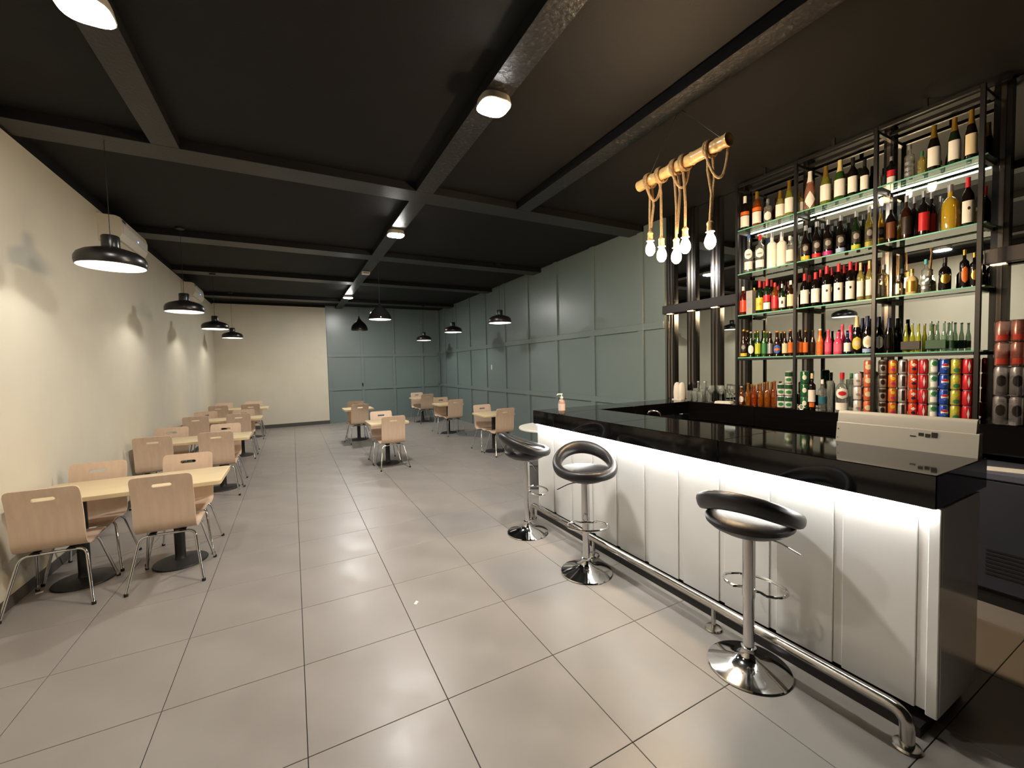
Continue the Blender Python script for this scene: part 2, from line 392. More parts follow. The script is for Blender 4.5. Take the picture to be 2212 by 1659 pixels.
def table(x, y, long_, lab, group):
    t = thing('dining_table', lab, 'table', (x, y, 0), group=group)
    link('table_top', long_top if long_ else sq_top, t, (0, 0, TZ))
    for dx in ((-0.345, 0.245) if long_ else (0.0,)):
        link('column', col_me, t, (dx, 0, 0)); link('base', base_me, t, (dx, 0, 0)); link('mounting_plate', plate_me, t, (dx, 0, 0))
    return t

# one-piece bent plywood shell with a hand slot, on two bent steel leg frames; front looks to +y, rear feet at y = 0
def shell():
    prof = [(0.02, 0.838), (0.028, 0.80), (0.0335, 0.777), (0.0355, 0.768), (0.0375, 0.760), (0.039, 0.752), (0.05, 0.70), (0.062, 0.62), (0.068, 0.54), (0.072, 0.475), (0.08, 0.435), (0.1, 0.408), (0.135, 0.395), (0.19, 0.392), (0.26, 0.402), (0.33, 0.413), (0.375, 0.416), (0.412, 0.409), (0.438, 0.393)]
    cols = [-1, -0.93, -0.62, -0.315, -0.27, 0.0, 0.27, 0.315, 0.62, 0.93, 1]
    hw, rc, t = 0.185, 0.032, 0.011
    s = [0.0]
    for a, b in zip(prof, prof[1:]): s.append(s[-1]+math.hypot(b[0]-a[0], b[1]-a[1]))
    L = s[-1]; n = len(prof); m = len(cols)
    def half(i):
        d = min(s[i], L-s[i])
        return hw if d >= rc else hw-rc+math.sqrt(max(0, rc*rc-(rc-d)**2))
    rows = prof
    # extra rows near both ends for the rounded corners
    ext = []
    for i in range(n-1):
        ext.append((prof[i], s[i]))
        if i == 0:
            for q in (0.004, 0.014): 
                f = q/(s[1]-s[0]); ext.append(((prof[0][0]+(prof[1][0]-prof[0][0])*f, prof[0][1]+(prof[1][1]-prof[0][1])*f), q))
        if i == n-2:
            for q in (0.014, 0.004):
                f = 1-q/(s[-1]-s[-2]); ext.append(((prof[i][0]+(prof[-1][0]-prof[i][0])*f, prof[i][1]+(prof[-1][1]-prof[i][1])*f), L-q))
    ext.append((prof[-1], L))
    P = [e[0] for e in ext]; S = [e[1] for e in ext]; n = len(P)
    def hf(d):
        d = min(d, L-d); return hw if d >= rc else hw-rc+math.sqrt(max(0, rc*rc-(rc-d)**2))
    V = []; 
    for side in (0, 1):
        for i in range(n):
            a = P[max(i-1, 0)]; b = P[min(i+1, n-1)]; tx, tz = b[0]-a[0], b[1]-a[1]; l = math.hypot(tx, tz)
            nx, nz = -tz/l, tx/l     # towards the sitter
            for c in cols:
                w = hf(S[i]); x = max(-w, min(w, c*hw))
                if abs(c) == 1: x = math.copysign(w, c)
                elif abs(c) > 0.9: x = math.copysign(min(abs(c*hw), w*0.97), c)
                V.append((x, P[i][0]+side*t*nx, P[i][1]+side*t*nz))
    def idx(side, i, j): return side*n*m+i*m+j
    # slot: rows with z 0.777..0.752 and columns -0.315..0.315
    def row(z): return min(range(n), key=lambda k: abs(P[k][1]-z) if P[k][0] < 0.06 else 9)
    r0, r1, r2, r3 = row(0.777), row(0.768), row(0.760), row(0.752)
    F = []; edges = {}
    def add(poly):
        F.append(tuple(idx(1, *p) for p in poly)); F.append(tuple(idx(0, *p) for p in reversed(poly)))
        for a, b in zip(poly, poly[1:]+poly[:1]): edges[(a, b)] = 1
    for i in range(n-1):
        for j in range(m-1):
            if r0 <= i < r3 and 3 <= j < 7:
                if i == r0 and j == 3: add([(i, j), (i, j+1), (i+1, j)])
                elif i == r0 and j == 6: add([(i, j), (i, j+1), (i+1, j+1)])
                elif i == r3-1 and j == 3: add([(i, j), (i+1, j+1), (i+1, j)])
                elif i == r3-1 and j == 6: add([(i, j+1), (i+1, j+1), (i+1, j)])
                continue
            add([(i, j), (i, j+1), (i+1, j+1), (i+1, j)])
    for (a, b) in list(edges):
        if (b, a) not in edges: F.append((idx(1, *b), idx(1, *a), idx(0, *a), idx(0, *b)))
    mb = MB(); mb.v = V; mb.f = F
    return mb.mesh('seat_shell', PLY, ang=50)
shell_me = shell()
def uframe(yf, yb, zb):
    return MB().tube(arc_round([(-0.226, yf, 0.006), (-0.165, yb, zb), (0.165, yb, zb), (0.226, yf, 0.006)], 0.05, 6), 0.0095, 10).mesh('leg_frame', CHROME)
rear_me, front_me = uframe(0.0, 0.125, 0.371), uframe(0.45, 0.32, 0.388)
cap_me = MB().lathe([(0.013, 0.0), (0.013, 0.018), (0.011, 0.02)], 10).mesh('foot_cap', RUBBER)
brk_me = MB().box(-0.02, 0.02, -0.03, 0.03, 0.0, 0.006).mesh('bracket', RUBBER)
chair_n = 0
def chair(x, y, rz, lab, group):
    """rear feet at local y = 0, front looks to +y; (x, y) = middle between the rear feet"""
    t = thing('plywood_chair', lab, 'chair', (x, y, 0), rz, group)
    link('seat_shell', shell_me, t)
    for me, yf in ((rear_me, 0.0), (front_me, 0.45)):
        f = link('leg_frame', me, t)
        for sx in (-1, 1): link('foot_cap', cap_me, f, (sx*0.227, yf, 0.0005))
    link('bracket', brk_me, t, (-0.09, 0.125, 0.382)); link('bracket', brk_me, t, (0.09, 0.125, 0.382))
    return t
ords = ('nearest', 'second', 'third', 'farthest')
for k, yc in enumerate((3.1, 5.57, 8.08, 10.55)):
    table(0.07, yc, True, f'{ords[k]} long pale wood table against the left wall' if k in (0, 3) else f'{ords[k]} long pale wood table from the camera, left wall', 'long tables along the left wall')
    for side, sy in (('near', -1), ('far', 1)):
        for end, dx in (('wall', -0.3), ('aisle', 0.32)):
            j = random.uniform(-0.03, 0.03)
            chair(dx, yc+sy*(0.49+(0.0 if k == 0 else random.uniform(0, .025))), (0 if sy < 0 else PI)+j, f'plywood chair on the {side} side, {end} end of the {ords[k]} left-wall table', 'plywood chairs along the left wall')
small = [(2.565, 5.80, 2.585, 5.30, 0.06, 2.56, 6.29, 0.0, 'nearer central table'), (2.48, 8.56, 2.47, 8.05, 0.18, 2.50, 9.07, -0.1, 'farther central table'),
         (4.48, 5.68, 4.50, 5.18, 0.05, 4.455, 6.18, 0.04, 'teal-wall table nearest the bar'), (4.49, 8.25, 4.52, 7.75, 0.05, 4.46, 8.74, 0.0, 'middle teal-wall table'), (4.55, 10.72, 4.58, 10.22, 0.03, 4.52, 11.21, 0.03, 'farthest teal-wall table')]
for tx, ty, nx, ny, na, fx, fy, fa, nm in small:
    table(tx, ty, False, 'square pale wood pedestal table, the ' + nm, 'square pedestal tables')
    chair(nx, ny, na, 'plywood chair on the near side of the ' + nm, 'plywood chairs at the square tables')
    chair(fx, fy, PI+fa, 'plywood chair on the far side of the ' + nm, 'plywood chairs at the square tables')

t = thing('round_table', 'white round pedestal table just past the far end of the bar', 'table', (4.33, 3.5, 0))
MB().lathe([(0.44, 0.712), (0.45, 0.718), (0.45, 0.736), (0.446, 0.74)], 48).build('table_top', mat('white_laminate', 'e6e1d6', 0.3), t)
MB().lathe([(0.05, 0.02), (0.035, 0.04), (0.035, 0.70), (0.08, 0.7115)], 20).build('column', CHROME, t)
MB().lathe([(0.25, 0.0), (0.25, 0.008), (0.1, 0.022), (0.05, 0.03)], 32).build('base', CHROME, t)
t = thing('waste_bin', 'small dark grey bin on the floor behind the far bar stool', 'bin', (3.92, 3.30, 0))
MB().lathe([(0.07, 0.0), (0.085, 0.006), (0.10, 0.30)], 20).build('body', mat('grey_bin', '6a6864', 0.45), t)
MB().lathe([(0.102, 0.295), (0.106, 0.3), (0.106, 0.315), (0.1, 0.32), (0.0, 0.322)], 20).build('lid', mat('grey_bin_lid', '504e4b', 0.4), t)

# ------------------------------------------------------------------ bar counter
ZT = 1.105
PLINTH = mat('dark_plinth', '1a1514', 0.5)
bar = thing('bar_counter', 'white gloss panelled bar counter with dark plinth', 'bar counter', (3.5, 1.0, 0))
def bl(o): o.location = (o.location.x-3.5, o.location.y-1.0, o.location.z); return o
bl(MB().box(3.515, 3.93, -0.588, 2.50, 0.085, 0.962).build('carcass', WHITEG, bar, smooth=False))
bl(MB().box(3.44, 3.90, -0.57, 2.46, 0.0, 0.045).build('plinth', PLINTH, bar, smooth=False))
SEAM = [-0.552+0.3052*k for k in range(10)]
ed = [-0.5895] + [s for s in SEAM] + [2.50]
for a, b in zip(ed[1:], ed[2:]):
    bl(MB().bbox(3.495, 3.5145, a+0.02, min(b-0.02, 2.5), 0.085, 0.962, 0.002).build('panel', WHITEG, bar, smooth=False))
for s in SEAM:
    w = 0.02 if s > -0.5 else 0.019
    bl(MB().bbox(3.5035, 3.5145, s-0.0185, s+0.0185, 0.09, 0.962, 0.001).build('groove_strip', WHITEG, bar, smooth=False))
bl(MB().bbox(3.488, 3.5145, -0.605, -0.568, 0.08, 0.962, 0.003).build('corner_strip', WHITEG, bar, smooth=False))
bl(MB().bbox(3.515, 3.935, -0.605, -0.5885, 0.08, 0.962, 0.002).build('end_panel', WHITEG, bar, smooth=False))
bl(MB().bbox(3.502, 5.58, 2.5005, 2.516, 0.07, 0.962, 0.002).build('return_panel', WHITEG, bar, smooth=False))
led = MB().bbox(3.468, 3.484, -0.59, 2.49, 0.953, 0.9645, 0.002).build('led_strip', emis('white_led', 'fffdf6', P_LED))
tag(led, 'bright white light strip under the bar front edge', 'light strip')

top = thing('bar_worktop', 'black polished stone counter top running round the bar', 'counter top', (3.5, 1.0, 0))
def slab(x0, x1, y0, y1, z0=0.965): bl(MB().bbox(x0, x1, y0, y1, z0, ZT, 0.004).build('stone_slab', GRANITE, top, smooth=False))
slab(3.455, 4.04, -0.60, 0.357); slab(3.455, 4.04, 0.3582, 1.30); slab(3.455, 4.04, 1.3012, 2.138)
slab(3.455, 4.55, 2.1392, 2.525); slab(4.5512, 5.604, 2.1392, 2.525)
slab(5.40, 5.6295, 1.33, 2.138, 0.9); slab(5.40, 5.6295, 0.36, 1.3288, 0.9); slab(5.40, 5.6295, -0.62, 0.3588, 0.9); slab(5.40, 5.6295, -2.4, -0.6212, 0.9)
BCAB = mat('black_cabinet', '0e0d0e', 0.25)
for k, (a, b) in enumerate(((1.42, 2.13), (0.60, 1.418), (-0.19, 0.598))):
    t = thing('base_cabinet', ('far', 'middle', 'near')[k] + ' black base cabinet under the back counter', 'cabinet', (5.44, a, 0), group='black base cabinets behind the bar')
    MB().box(0.0, 0.225, 0.002, b-a-.002, 0.08, 0.899).build('body', BCAB, t, smooth=False)
    MB().bbox(-0.018, -0.0005, 0.006, b-a-.006, 0.09, 0.89, 0.002).build('door', BCAB, t, smooth=False)
    MB().box(0.03, 0.225, 0.004, b-a-.004, 0.0, 0.0795).build('plinth', PLINTH, t, smooth=False)
t = thing('inner_worktop', 'low dark worktop behind the bar front', 'worktop', (3.94, 0.6, 0))
MB().box(0.0, 0.52, 0.0, 1.50, 0.80, 0.83).build('slab', GRANITE, t, smooth=False)
MB().box(0.0, 0.48, 0.01, 1.49, 0.0, 0.7995).build('body', BCAB, t, smooth=False)
t = thing('tap', 'small chrome tap behind the bar counter', 'tap', (4.33, 1.60, 0.8305))
MB().lathe([(0.025, 0.0), (0.025, 0.01), (0.014, 0.014)], 16).build('base', CHROME, t)
MB().tube(arc_round([(0, 0, 0.012), (0, 0, 0.28), (-0.05, 0.09, 0.28), (-0.055, 0.1, 0.21)], 0.05, 6), 0.011, 10).build('spout', CHROME, t)

# foot rail
rail = thing('foot_rail', 'polished steel foot rail along the bar front', 'foot rail', (3.345, -0.56, 0))
MB().tube(arc_round([(0, 0, 0.008), (0, 0.0, 0.145), (0, 2.96, 0.145), (0, 2.96, 0.008)], 0.09, 8), 0.025, 16).build('pipe', STEEL, rail)
fl = MB().lathe([(0.047, 0.0), (0.049, 0.004), (0.044, 0.012), (0.027, 0.016)], 24).mesh('flange', STEEL)
for y in (0.0, 2.96): link('flange', fl, rail, (0, y, 0))
for y in (0.87, 1.97):
    MB().lathe([(0.013, 0.01), (0.013, 0.125)], 14).build('post', STEEL, rail, (0, y, 0)); link('flange', fl, rail, (0, y, 0))

# ------------------------------------------------------------------ bar stools
def stool_parts():
    base = MB().lathe([(0.193, 0.0), (0.196, 0.004), (0.192, 0.010), (0.16, 0.020), (0.11, 0.033), (0.07, 0.047), (0.047, 0.064), (0.036, 0.085), (0.033, 0.10)], 48).mesh('base', CHROME)
    colm = MB().lathe([(0.036, 0.1005), (0.036, 0.112), (0.026, 0.115), (0.026, 0.375)], 24).mesh('column', CHROME)
    cov = MB().lathe([(0.030, 0.3755), (0.030, 0.68), (0.05, 0.69), (0.05, 0.698)], 24).mesh('column_cover', CHROME)
    loop = [(0.0, 0.03, 0.395), (0.045, 0.035, 0.395)] + [(0.15*math.sin(a), 0.10-0.10*math.cos(a), 0.395) for a in [0.55+i*(2*PI-1.1)/20 for i in range(21)]] + [(-0.045, 0.035, 0.395)]
    foot = MB().tube(loop, 0.0075, 8, closed=True).mesh('foot_ring', CHROME)
    lever = MB().tube(arc_round([(0.02, 0.0, 0.694), (0.12, 0.02, 0.688), (0.215, 0.03, 0.645)], 0.03, 4), 0.0045, 8).mesh('lever', CHROME)
    seat = MB().lathe([(0.07, 0.6985), (0.13, 0.715), (0.175, 0.738), (0.2, 0.76), (0.203, 0.78), (0.19, 0.795), (0.14, 0.805), (0.07, 0.81), (0.0, 0.811)], 40).mesh('seat', LEATHER)
    rings = []; N = 56; M = 16
    for i in range(N):
        a = 2*PI*i/N; b = (1-math.cos(a))/2         # 0 front, 1 back
        bb = b**1.9
        ro = 0.197+0.022*b; zc = 0.782+0.135*bb; hh = 0.034+0.018*bb; tt = 0.034-0.004*bb; tl = math.radians(28)*bb
        d = Vector((math.sin(a), math.cos(a), 0))   # a = 0 -> +y (front)
        up = d*math.sin(tl)+Vector((0, 0, 1))*math.cos(tl); out = d*math.cos(tl)-Vector((0, 0, 1))*math.sin(tl)
        c = d*ro+Vector((0, 0, zc))
        rg = []
        for j in range(M):
            q = 2*PI*j/M; cq, sq = math.cos(q), math.sin(q); k = (abs(cq)**2.6+abs(sq)**2.6)**(-1/2.6)
            rg.append(tuple(c+out*tt*k*cq+up*hh*k*sq))
        rings.append(rg)
    rings.append(rings[0])
    back = MB().loft(rings, caps=False).mesh('backrest', LEATHER)
    return [('base', base), ('column', colm), ('column_cover', cov), ('foot_ring', foot), ('lever', lever), ('seat', seat), ('backrest', back)]
SP = stool_parts()
for x, y, bx, by, lab in ((3.228, 0.024, -1.0, -0.3, 'nearest black bar stool, backrest towards the room'), (3.127, 1.228, 0.5, 0.87, 'middle black bar stool, open side towards the camera'), (3.119, 2.104, -1.0, 0.25, 'farthest black bar stool, turned sideways at the bar end')):
    t = thing('bar_stool', lab, 'bar stool', (x, y, 0), math.atan2(bx, -by), 'black ring-back bar stools with chrome pedestals')
    for nme, me in SP: link(nme, me, t)

# ------------------------------------------------------------------ things on the bar
t = thing('sanitiser_bottle', 'pink pump bottle standing on the far end of the bar', 'bottle', (3.505, 2.06, ZT))
MB().lathe([(0.0, 0.0), (0.03, 0.0), (0.033, 0.005), (0.033, 0.11), (0.028, 0.13), (0.014, 0.142), (0.014, 0.15)], 20).build('body', thin_glass('pink_gel', 'f4ddd2', 0.15, body=0.4, bodycol='eccabb'), t)
MB().lathe([(0.0338, 0.035), (0.0338, 0.1)], 20).build('label', mat('sanitiser_label', 'e8cfc0', 0.5), t)
MB().lathe([(0.016, 0.15), (0.016, 0.165), (0.006, 0.168), (0.006, 0.19)], 14).build('pump', WHITEP, t)
MB().tube([(0.008, 0, 0.193), (-0.045, 0, 0.193), (-0.052, 0, 0.183)], 0.006, 8).build('nozzle', WHITEP, t)

t = thing('counter_device', 'long white box device with small dark display, on the near bar top', 'device', (3.975, -0.585, ZT))
dev = mat('device_white', 'aaa597', 0.4)
MB().ext_y([(0.0, 0.0), (0.014, 0.108), (0.016, 0.111), (0.062, 0.111), (0.062, 0.0)], 0.0, 0.563).build('front_case', dev, t, smooth=False)
MB().ext_y([(0.022, 0.1115), (0.03, 0.16), (0.036, 0.172), (0.05, 0.176), (0.062, 0.172), (0.062, 0.1115)], 0.012, 0.563).build('top_case', dev, t, ang=50)
for k, (dy, dz, w, h) in enumerate(((0.218, 0.07, 0.022, 0.006), (0.19, 0.077, 0.018, 0.016), (0.165, 0.073, 0.018, 0.018), (0.14, 0.074, 0.02, 0.026))):
    xx = 0.014*dz/0.108
    MB().box(xx-0.0012, xx+0.004, dy, dy+w, dz, dz+h).build('display_mark', mat('display_dark', '2a2826', 0.3), t)
MB().box(0.0005, 0.006, 0.552, 0.556, 0.02, 0.024).build('screw', IRON, t); MB().box(0.0055, 0.012, 0.552, 0.556, 0.07, 0.074).build('screw', IRON, t)

# ------------------------------------------------------------------ bamboo rope lamp
def bamboo():
    BAM = mat('bamboo', 'c9a368', 0.35, var=0.18, scale=6, stretch=(12, 0.8, 12), coat=0.3)
    ROPE = mat('jute_rope', 'a8875c', 0.85, var=0.25, scale=90, bump=0.8, bscale=160)
    PX, PZ, Y0, Y1 = 3.80, 3.035, 0.52, 1.315
    t = thing('bamboo_lamp', 'bamboo pole lamp with five rope-hung bulbs above the bar', 'hanging lamp', (PX, 0.91, PZ))
    n = 24; rings = []
    nodes = (0.60, 0.80, 0.99, 1.17)
    ysl = [Y0, Y0+0.006] + [Y0+0.01+i*(Y1-Y0-0.02)/80 for i in range(81)] + [Y1]
    for y in ysl:
        r = 0.041
        for q in nodes: r += 0.0055*math.exp(-((y-q)/0.009)**2)
        if y < Y0+0.012: r += 0.004
        rings.append([(r*math.cos(2*PI*j/n), y-0.91, r*math.sin(2*PI*j/n)) for j in range(n)])
    # hollow near end
    inn = [[(rr*math.cos(2*PI*j/n), y-0.91, rr*math.sin(2*PI*j/n)) for j in range(n)] for y, rr in ((Y0+0.05, 0.033), (Y0, 0.035))]
    MB().loft(inn+rings, caps=True).build('pole', BAM, t)
    MB().lathe([(0.033, -0.002), (0.0329, 0.002)], n).build('hollow_end', mat('bamboo_inside', '33261a', 0.9), t, (0, Y0+0.047-0.91, 0)).rotation_euler = (PI/2, 0, 0)
    for y in (0.585, 1.2):
        MB().tube([(0, y-0.91, 0.043), (0, (0.005 if y < .9 else -0.005), ZC-PZ-0.03)], 0.0022, 6).build('wire', STEEL, t)
    MB().lathe([(0.012, ZC-PZ-0.034), (0.02, ZC-PZ-0.012), (0.03, ZC-PZ-.0008)], 12).build('hook', IRON, t)
    bul = emis('filament_bulb', 'ffdcae', P_BULB)
    bulb_me = MB().lathe([(0.0, -0.062), (0.016, -0.058), (0.031, -0.04), (0.037, -0.015), (0.033, 0.012), (0.02, 0.04), (0.014, 0.055)], 20).mesh('bulb', bul)
    sock = mat('jute_socket', 'c19a62', 0.8, bump=0.6, bscale=150)
    sock_me = MB().lathe([(0.03, 0.056), (0.022, 0.064), (0.02, 0.1), (0.024, 0.115), (0.014, 0.13), (0.0, 0.135)], 16).mesh('socket', sock)
    spec = ((1.2, 2.505, -0.07), (1.085, 2.43, 0.0), (0.945, 2.385, -0.075), (0.865, 2.44, 0.0), (0.66, 2.42, -0.10))
    for y, zb, loopw in spec:
        m = MB(); yl = y-0.91; zl = zb-PZ
        hel = []
        for i in range(41):
            a = -PI/2+ (i/40)*4*PI; hel.append((0.053*math.cos(a), yl+(i/40-0.5)*0.035, 0.053*math.sin(a)))
        m.tube(hel, 0.0095, 8)
        sw = 0.01*math.sin(y*40)
        m.tube([(0.0, yl+0.016, -0.05), (0.006, yl+0.012+sw, -0.13), (0.004, yl-sw, -0.3), (0, yl, zl+0.125)], 0.0095, 8)
        if loopw:
            d = 0.2 if abs(loopw) > 0.09 else 0.15
            pts = []
            for i in range(17):
                f = i/16; pts.append((-0.05+0.1*f, yl+loopw*math.sin(PI*f*0.5), -0.02-d*math.sin(PI*f)**0.8))
            m.tube(pts, 0.0095, 8)
            m.tube([(0.012, yl-0.012, -0.05), (0.016, yl-0.022, -0.2), (0.004, yl-0.004, zl+0.16)], 0.009, 8)
        r = m.build('rope', ROPE, t)
        link('socket', sock_me, r, (0, yl, zl)); link('bulb', bulb_me, r, (0, yl, zl))
bamboo()

# ------------------------------------------------------------------ mirror wall, posts and washlights
tag(MB().box(XM, XM+0.005, YF+0.05, 2.655, 0.9, ZC-0.005).build('wall_mirror', MIRROR, smooth=False), 'large mirror covering the wall behind the bottle shelves', 'mirror')
GLOSSB = mat('black_gloss_post', '100f0f', 0.18)
GROOVE = mat('dark_chrome_groove', '8d857c', 0.16, metal=1.0)
for k, (a, b) in enumerate(((2.53, 2.652), (2.21, 2.335), (1.878, 2.0), (1.545, 1.665), (0.935, 1.0), (0.32, 0.385), (-0.31, -0.225), (-0.95, -0.83))):
    p = struct(MB().box(5.632, XM-.0005, a, b, ZT-0.2, ZC-0.004).build(f'trim_{k+3}', GLOSSB, smooth=False))
    w = b-a
    for q in (0.24, 0.62) if w > 0.1 else (0.3,):
        MB().bbox(5.6285, 5.6316, a+w*q, a+w*q+0.026, ZT+0.002, ZC-0.01, 0.001).build('groove', GROOVE, p, smooth=False)
WASH = emis('warm_washlight', 'ffd7a0', P_WASH)
DWOOD = mat('dark_wood_bar', '231d1b', 0.4, var=0.15, scale=6)
for k, (a, b) in enumerate(((1.56, 2.66), (-2.5, -0.215))):
    h = struct(MB().bbox(5.555, 5.628, a, b, 2.215, 2.32, 0.003).build(f'trim_{k+12}', DWOOD, smooth=False))
    for y in ((2.59, 2.27, 1.94) if k == 0 else (-0.268, -0.89)):
        for z in (2.2145, 2.3205):
            MB().box(5.602, 5.624, y-0.035, y+0.035, z-(0.003 if z < 2.3 else 0), z+(0 if z < 2.3 else 0.003)).build('washlight', WASH, h, smooth=False)

# ------------------------------------------------------------------ bottle rack
rack = thing('bottle_rack', 'black steel rack with glass shelves in front of the mirror', 'shelf', (5.42, 0.65, ZT))
def rk(o): o.location = (o.location.x-5.42, o.location.y-0.65, o.location.z-ZT); return o
PY = (1.53, 0.953, 0.355, -0.225)
SH = (1.615, 2.06, 2.49, 2.945)
SHELFG = thin_glass('shelf_glass', 'cfeadf', 0.25, 0.03, body=0.22, bodycol='a6dcc8')
GEDGE = mat('glass_edge_green', '6fb79c', 0.15, emit=0.0)
for y in PY:
    rk(MB().bbox(5.405, 5.435, y-0.013, y+0.013, ZT+.0005, 3.415, 0.002).build('upright', RACKM, rack, smooth=False))
    for z in SH + (3.40,):
        rk(MB().box(5.4355, 5.6275, y-0.012, y+0.012, z-0.034, z-0.0105).build('bracket_bar', RACKM, rack, smooth=False))
for a, b in zip(PY, PY[1:]):
    rk(MB().bbox(5.407, 5.433, b+0.0135, a-0.0135, 3.388, 3.415, 0.002).build('top_rail', RACKM, rack, smooth=False))
    rk(MB().bbox(5.60, 5.626, b+0.0135, a-0.0135, 3.388, 3.415, 0.002).build('top_rail', RACKM, rack, smooth=False))
    rk(MB().bbox(5.407, 5.433, b+0.0135, a-0.0135, SH[0]-0.032, SH[0]-0.0102, 0.002).build('shelf_rail', RACKM, rack, smooth=False))
    for z in SH:
        g = rk(MB().box(5.412, 5.6275, b+(0.0005 if b > -.2 else -0.03), a-0.0005, z-0.01, z).build('glass_shelf', SHELFG, rack, smooth=False))
        e = MB().box(5.4095, 5.4115, b+0.014, a-0.014, z-0.0095, z-0.0005).build('glass_edge', GEDGE, g, smooth=False)
    for z, st in ((SH[3], 10.0),):
        rk(MB().box(5.606, 5.612, b+0.03, a-0.03, z-0.0165, z-0.0112).build('glow_strip', emis('rack_glow_%d' % st, 'fff4e0', st), rack, smooth=False))  # added glowing strip, stands in for the reflected glow under the top shelf
    ym = (a+b)/2
    rk(MB().box(5.41, 5.43, ym-0.012, ym+0.012, 3.4155, ZC-.001).build('hanging_rod', RACKM, rack, smooth=False))

# ------------------------------------------------------------------ bottles
def G(n, c, rough=0.08, **k): return mat('glass_'+n, c, rough, spec=0.6, **k)
BODY = {'black': lambda: G('black', '120d0c'), 'brown': lambda: G('brown', '2a150a'), 'darkgreen': lambda: G('darkgreen', '14240f'), 'green': lambda: G('green', '2c4a1c'),
  'darkred': lambda: G('darkred', '4a0f0c'), 'navy': lambda: G('navy', '141c3c'), 'white': lambda: G('frost', 'e8e8e4', 0.25), 'cream': lambda: G('creamglass', 'd9c08a', 0.2),
  'amber': lambda: thin_glass('glass_amber', 'e09a45', 0.14, body=0.35, bodycol='a8581a'), 'honey': lambda: thin_glass('glass_honey', 'eab04e', 0.14, body=0.3, bodycol='b87420'),
  'amberred': lambda: thin_glass('glass_amberred', 'd8763c', 0.14, body=0.4, bodycol='a8471c'), 'clear': lambda: thin_glass('glass_clear', 'f6fbf9', 0.2, body=0.08),
  'smoke': lambda: thin_glass('glass_smoke', 'b9b2a4', 0.18, body=0.15, bodycol='8a8070'), 'paleyellow': lambda: thin_glass('glass_paleyellow', 'ece3a0', 0.15, body=0.25, bodycol='d6cc80'),
  'yellowgreen': lambda: thin_glass('glass_yellowgreen', 'c9cf60', 0.15, body=0.35, bodycol='a8ac3a'), 'rose': lambda: thin_glass('glass_rose', 'ecb9a8', 0.15, body=0.35, bodycol='d09a80'),
  'olive': lambda: thin_glass('glass_olive', 'a8a048', 0.15, body=0.45, bodycol='86803a'), 'yellow': lambda: thin_glass('glass_yellow', 'f2d860', 0.15, body=0.5, bodycol='e6c83c'),
  'orange': lambda: G('orangesoda', 'e8762a', 0.15), 'pink': lambda: G('pinksoda', 'd9486a', 0.15), 'lime': lambda: thin_glass('glass_lime', 'dbe060', 0.15, body=0.45, bodycol='c6cc3c'),
  'paleaqua': lambda: thin_glass('glass_paleaqua', 'c6ddcc', 0.16, body=0.25, bodycol='a6c4b0'), 'grey': lambda: mat('grey_carton', '9b9894', 0.5)}
FLAT = {'white': 'e9e7e0', 'cream': 'd9cba6', 'red': 'c4202c', 'gold': 'b8923c', 'palegold': 'cdbb86', 'silver': 'b9bcc0', 'black': '151515', 'orange': 'd86a24', 'orangered': 'd8402a', 'blue': '3c62b4',
  'navy': '1a2348', 'green': '2f7a46', 'lime': 'b4c03a', 'turquoise': '4aa6b0', 'pink': 'd8607c', 'brown': '6a3c20', 'dark': '2a2220', 'yellow': 'e2c23c', 'magenta': 'b8287c', 'paleblue': '9ab0dc', 'olive': '9a9440', 'teal': '2f6c80', 'grey': '8a8a8a', 'darkgreen': '1e4a2c'}
def flat(n): return mat('print_'+n, FLAT[n], 0.3 if n in ('gold', 'palegold', 'silver') else 0.45, metal=0.7 if n in ('gold', 'silver') else 0.0)
PROF = {'wine': [(0, 0), (.9, 0), (1, .02), (1, .60), (.93, .66), (.6, .73), (.38, .78), (.35, .86), (.35, 1)],
  'champagne': [(0, 0), (.9, 0), (1, .025), (1, .46), (.9, .56), (.66, .68), (.45, .78), (.36, .88), (.36, 1)],
  'spirit': [(0, 0), (.92, 0), (1, .02), (1, .63), (.92, .69), (.55, .73), (.36, .76), (.34, 1)],
  'tall': [(0, 0), (.9, 0), (1, .03), (1, .42), (.8, .5), (.4, .58), (.3, .66), (.26, 1)],
  'syrup': [(0, 0), (.92, 0), (1, .02), (1, .52), (.9, .6), (.55, .7), (.4, .76), (.36, 1)],
  'squat': [(0, 0), (.85, 0), (1, .06), (1, .52), (.92, .62), (.6, .7), (.32, .74), (.3, 1)],
  'beer': [(0, 0), (.9, 0), (1, .02), (1, .48), (.9, .56), (.6, .66), (.45, .76), (.42, 1)],
  'tumbler': [(0, 0), (.78, 0), (.8, .02), (1, 1)]}
CAPZ = {'wine': .80, 'champagne': .72, 'spirit': .86, 'tall': .9, 'syrup': .86, 'squat': .84, 'beer': .95}
def prof_r(p, z):
    for (r0, z0), (r1, z1) in zip(p, p[1:]):
        if z0 <= z <= z1 and z1 > z0: return r0+(r1-r0)*(z-z0)/(z1-z0)
    return p[-1][0]
mesh_cache = {}
def cached(key, fn):
    if key not in mesh_cache: mesh_cache[key] = fn()
    return mesh_cache[key]
def patch(r, ang, z0, z1, shape='rect', n=8, off=0.0007, face=PI):
    m = MB(); rows = 2 if shape == 'rect' else 9
    rings = []
    for i in range(rows):
        f = i/(rows-1); k = 1.0
        if shape == 'oval': k = math.sqrt(max(0.0, 1-(2*f-1)**2))
        if shape == 'diamond': k = 1-abs(2*f-1)
        k = max(k, 0.02)
        rings.append([((r+off)*math.cos(face+ang*k*(2*j/n-1)), (r+off)*math.sin(face+ang*k*(2*j/n-1)), z0+(z1-z0)*f) for j in range(n+1)])
    return m.loft(rings, caps=False, closed=False)
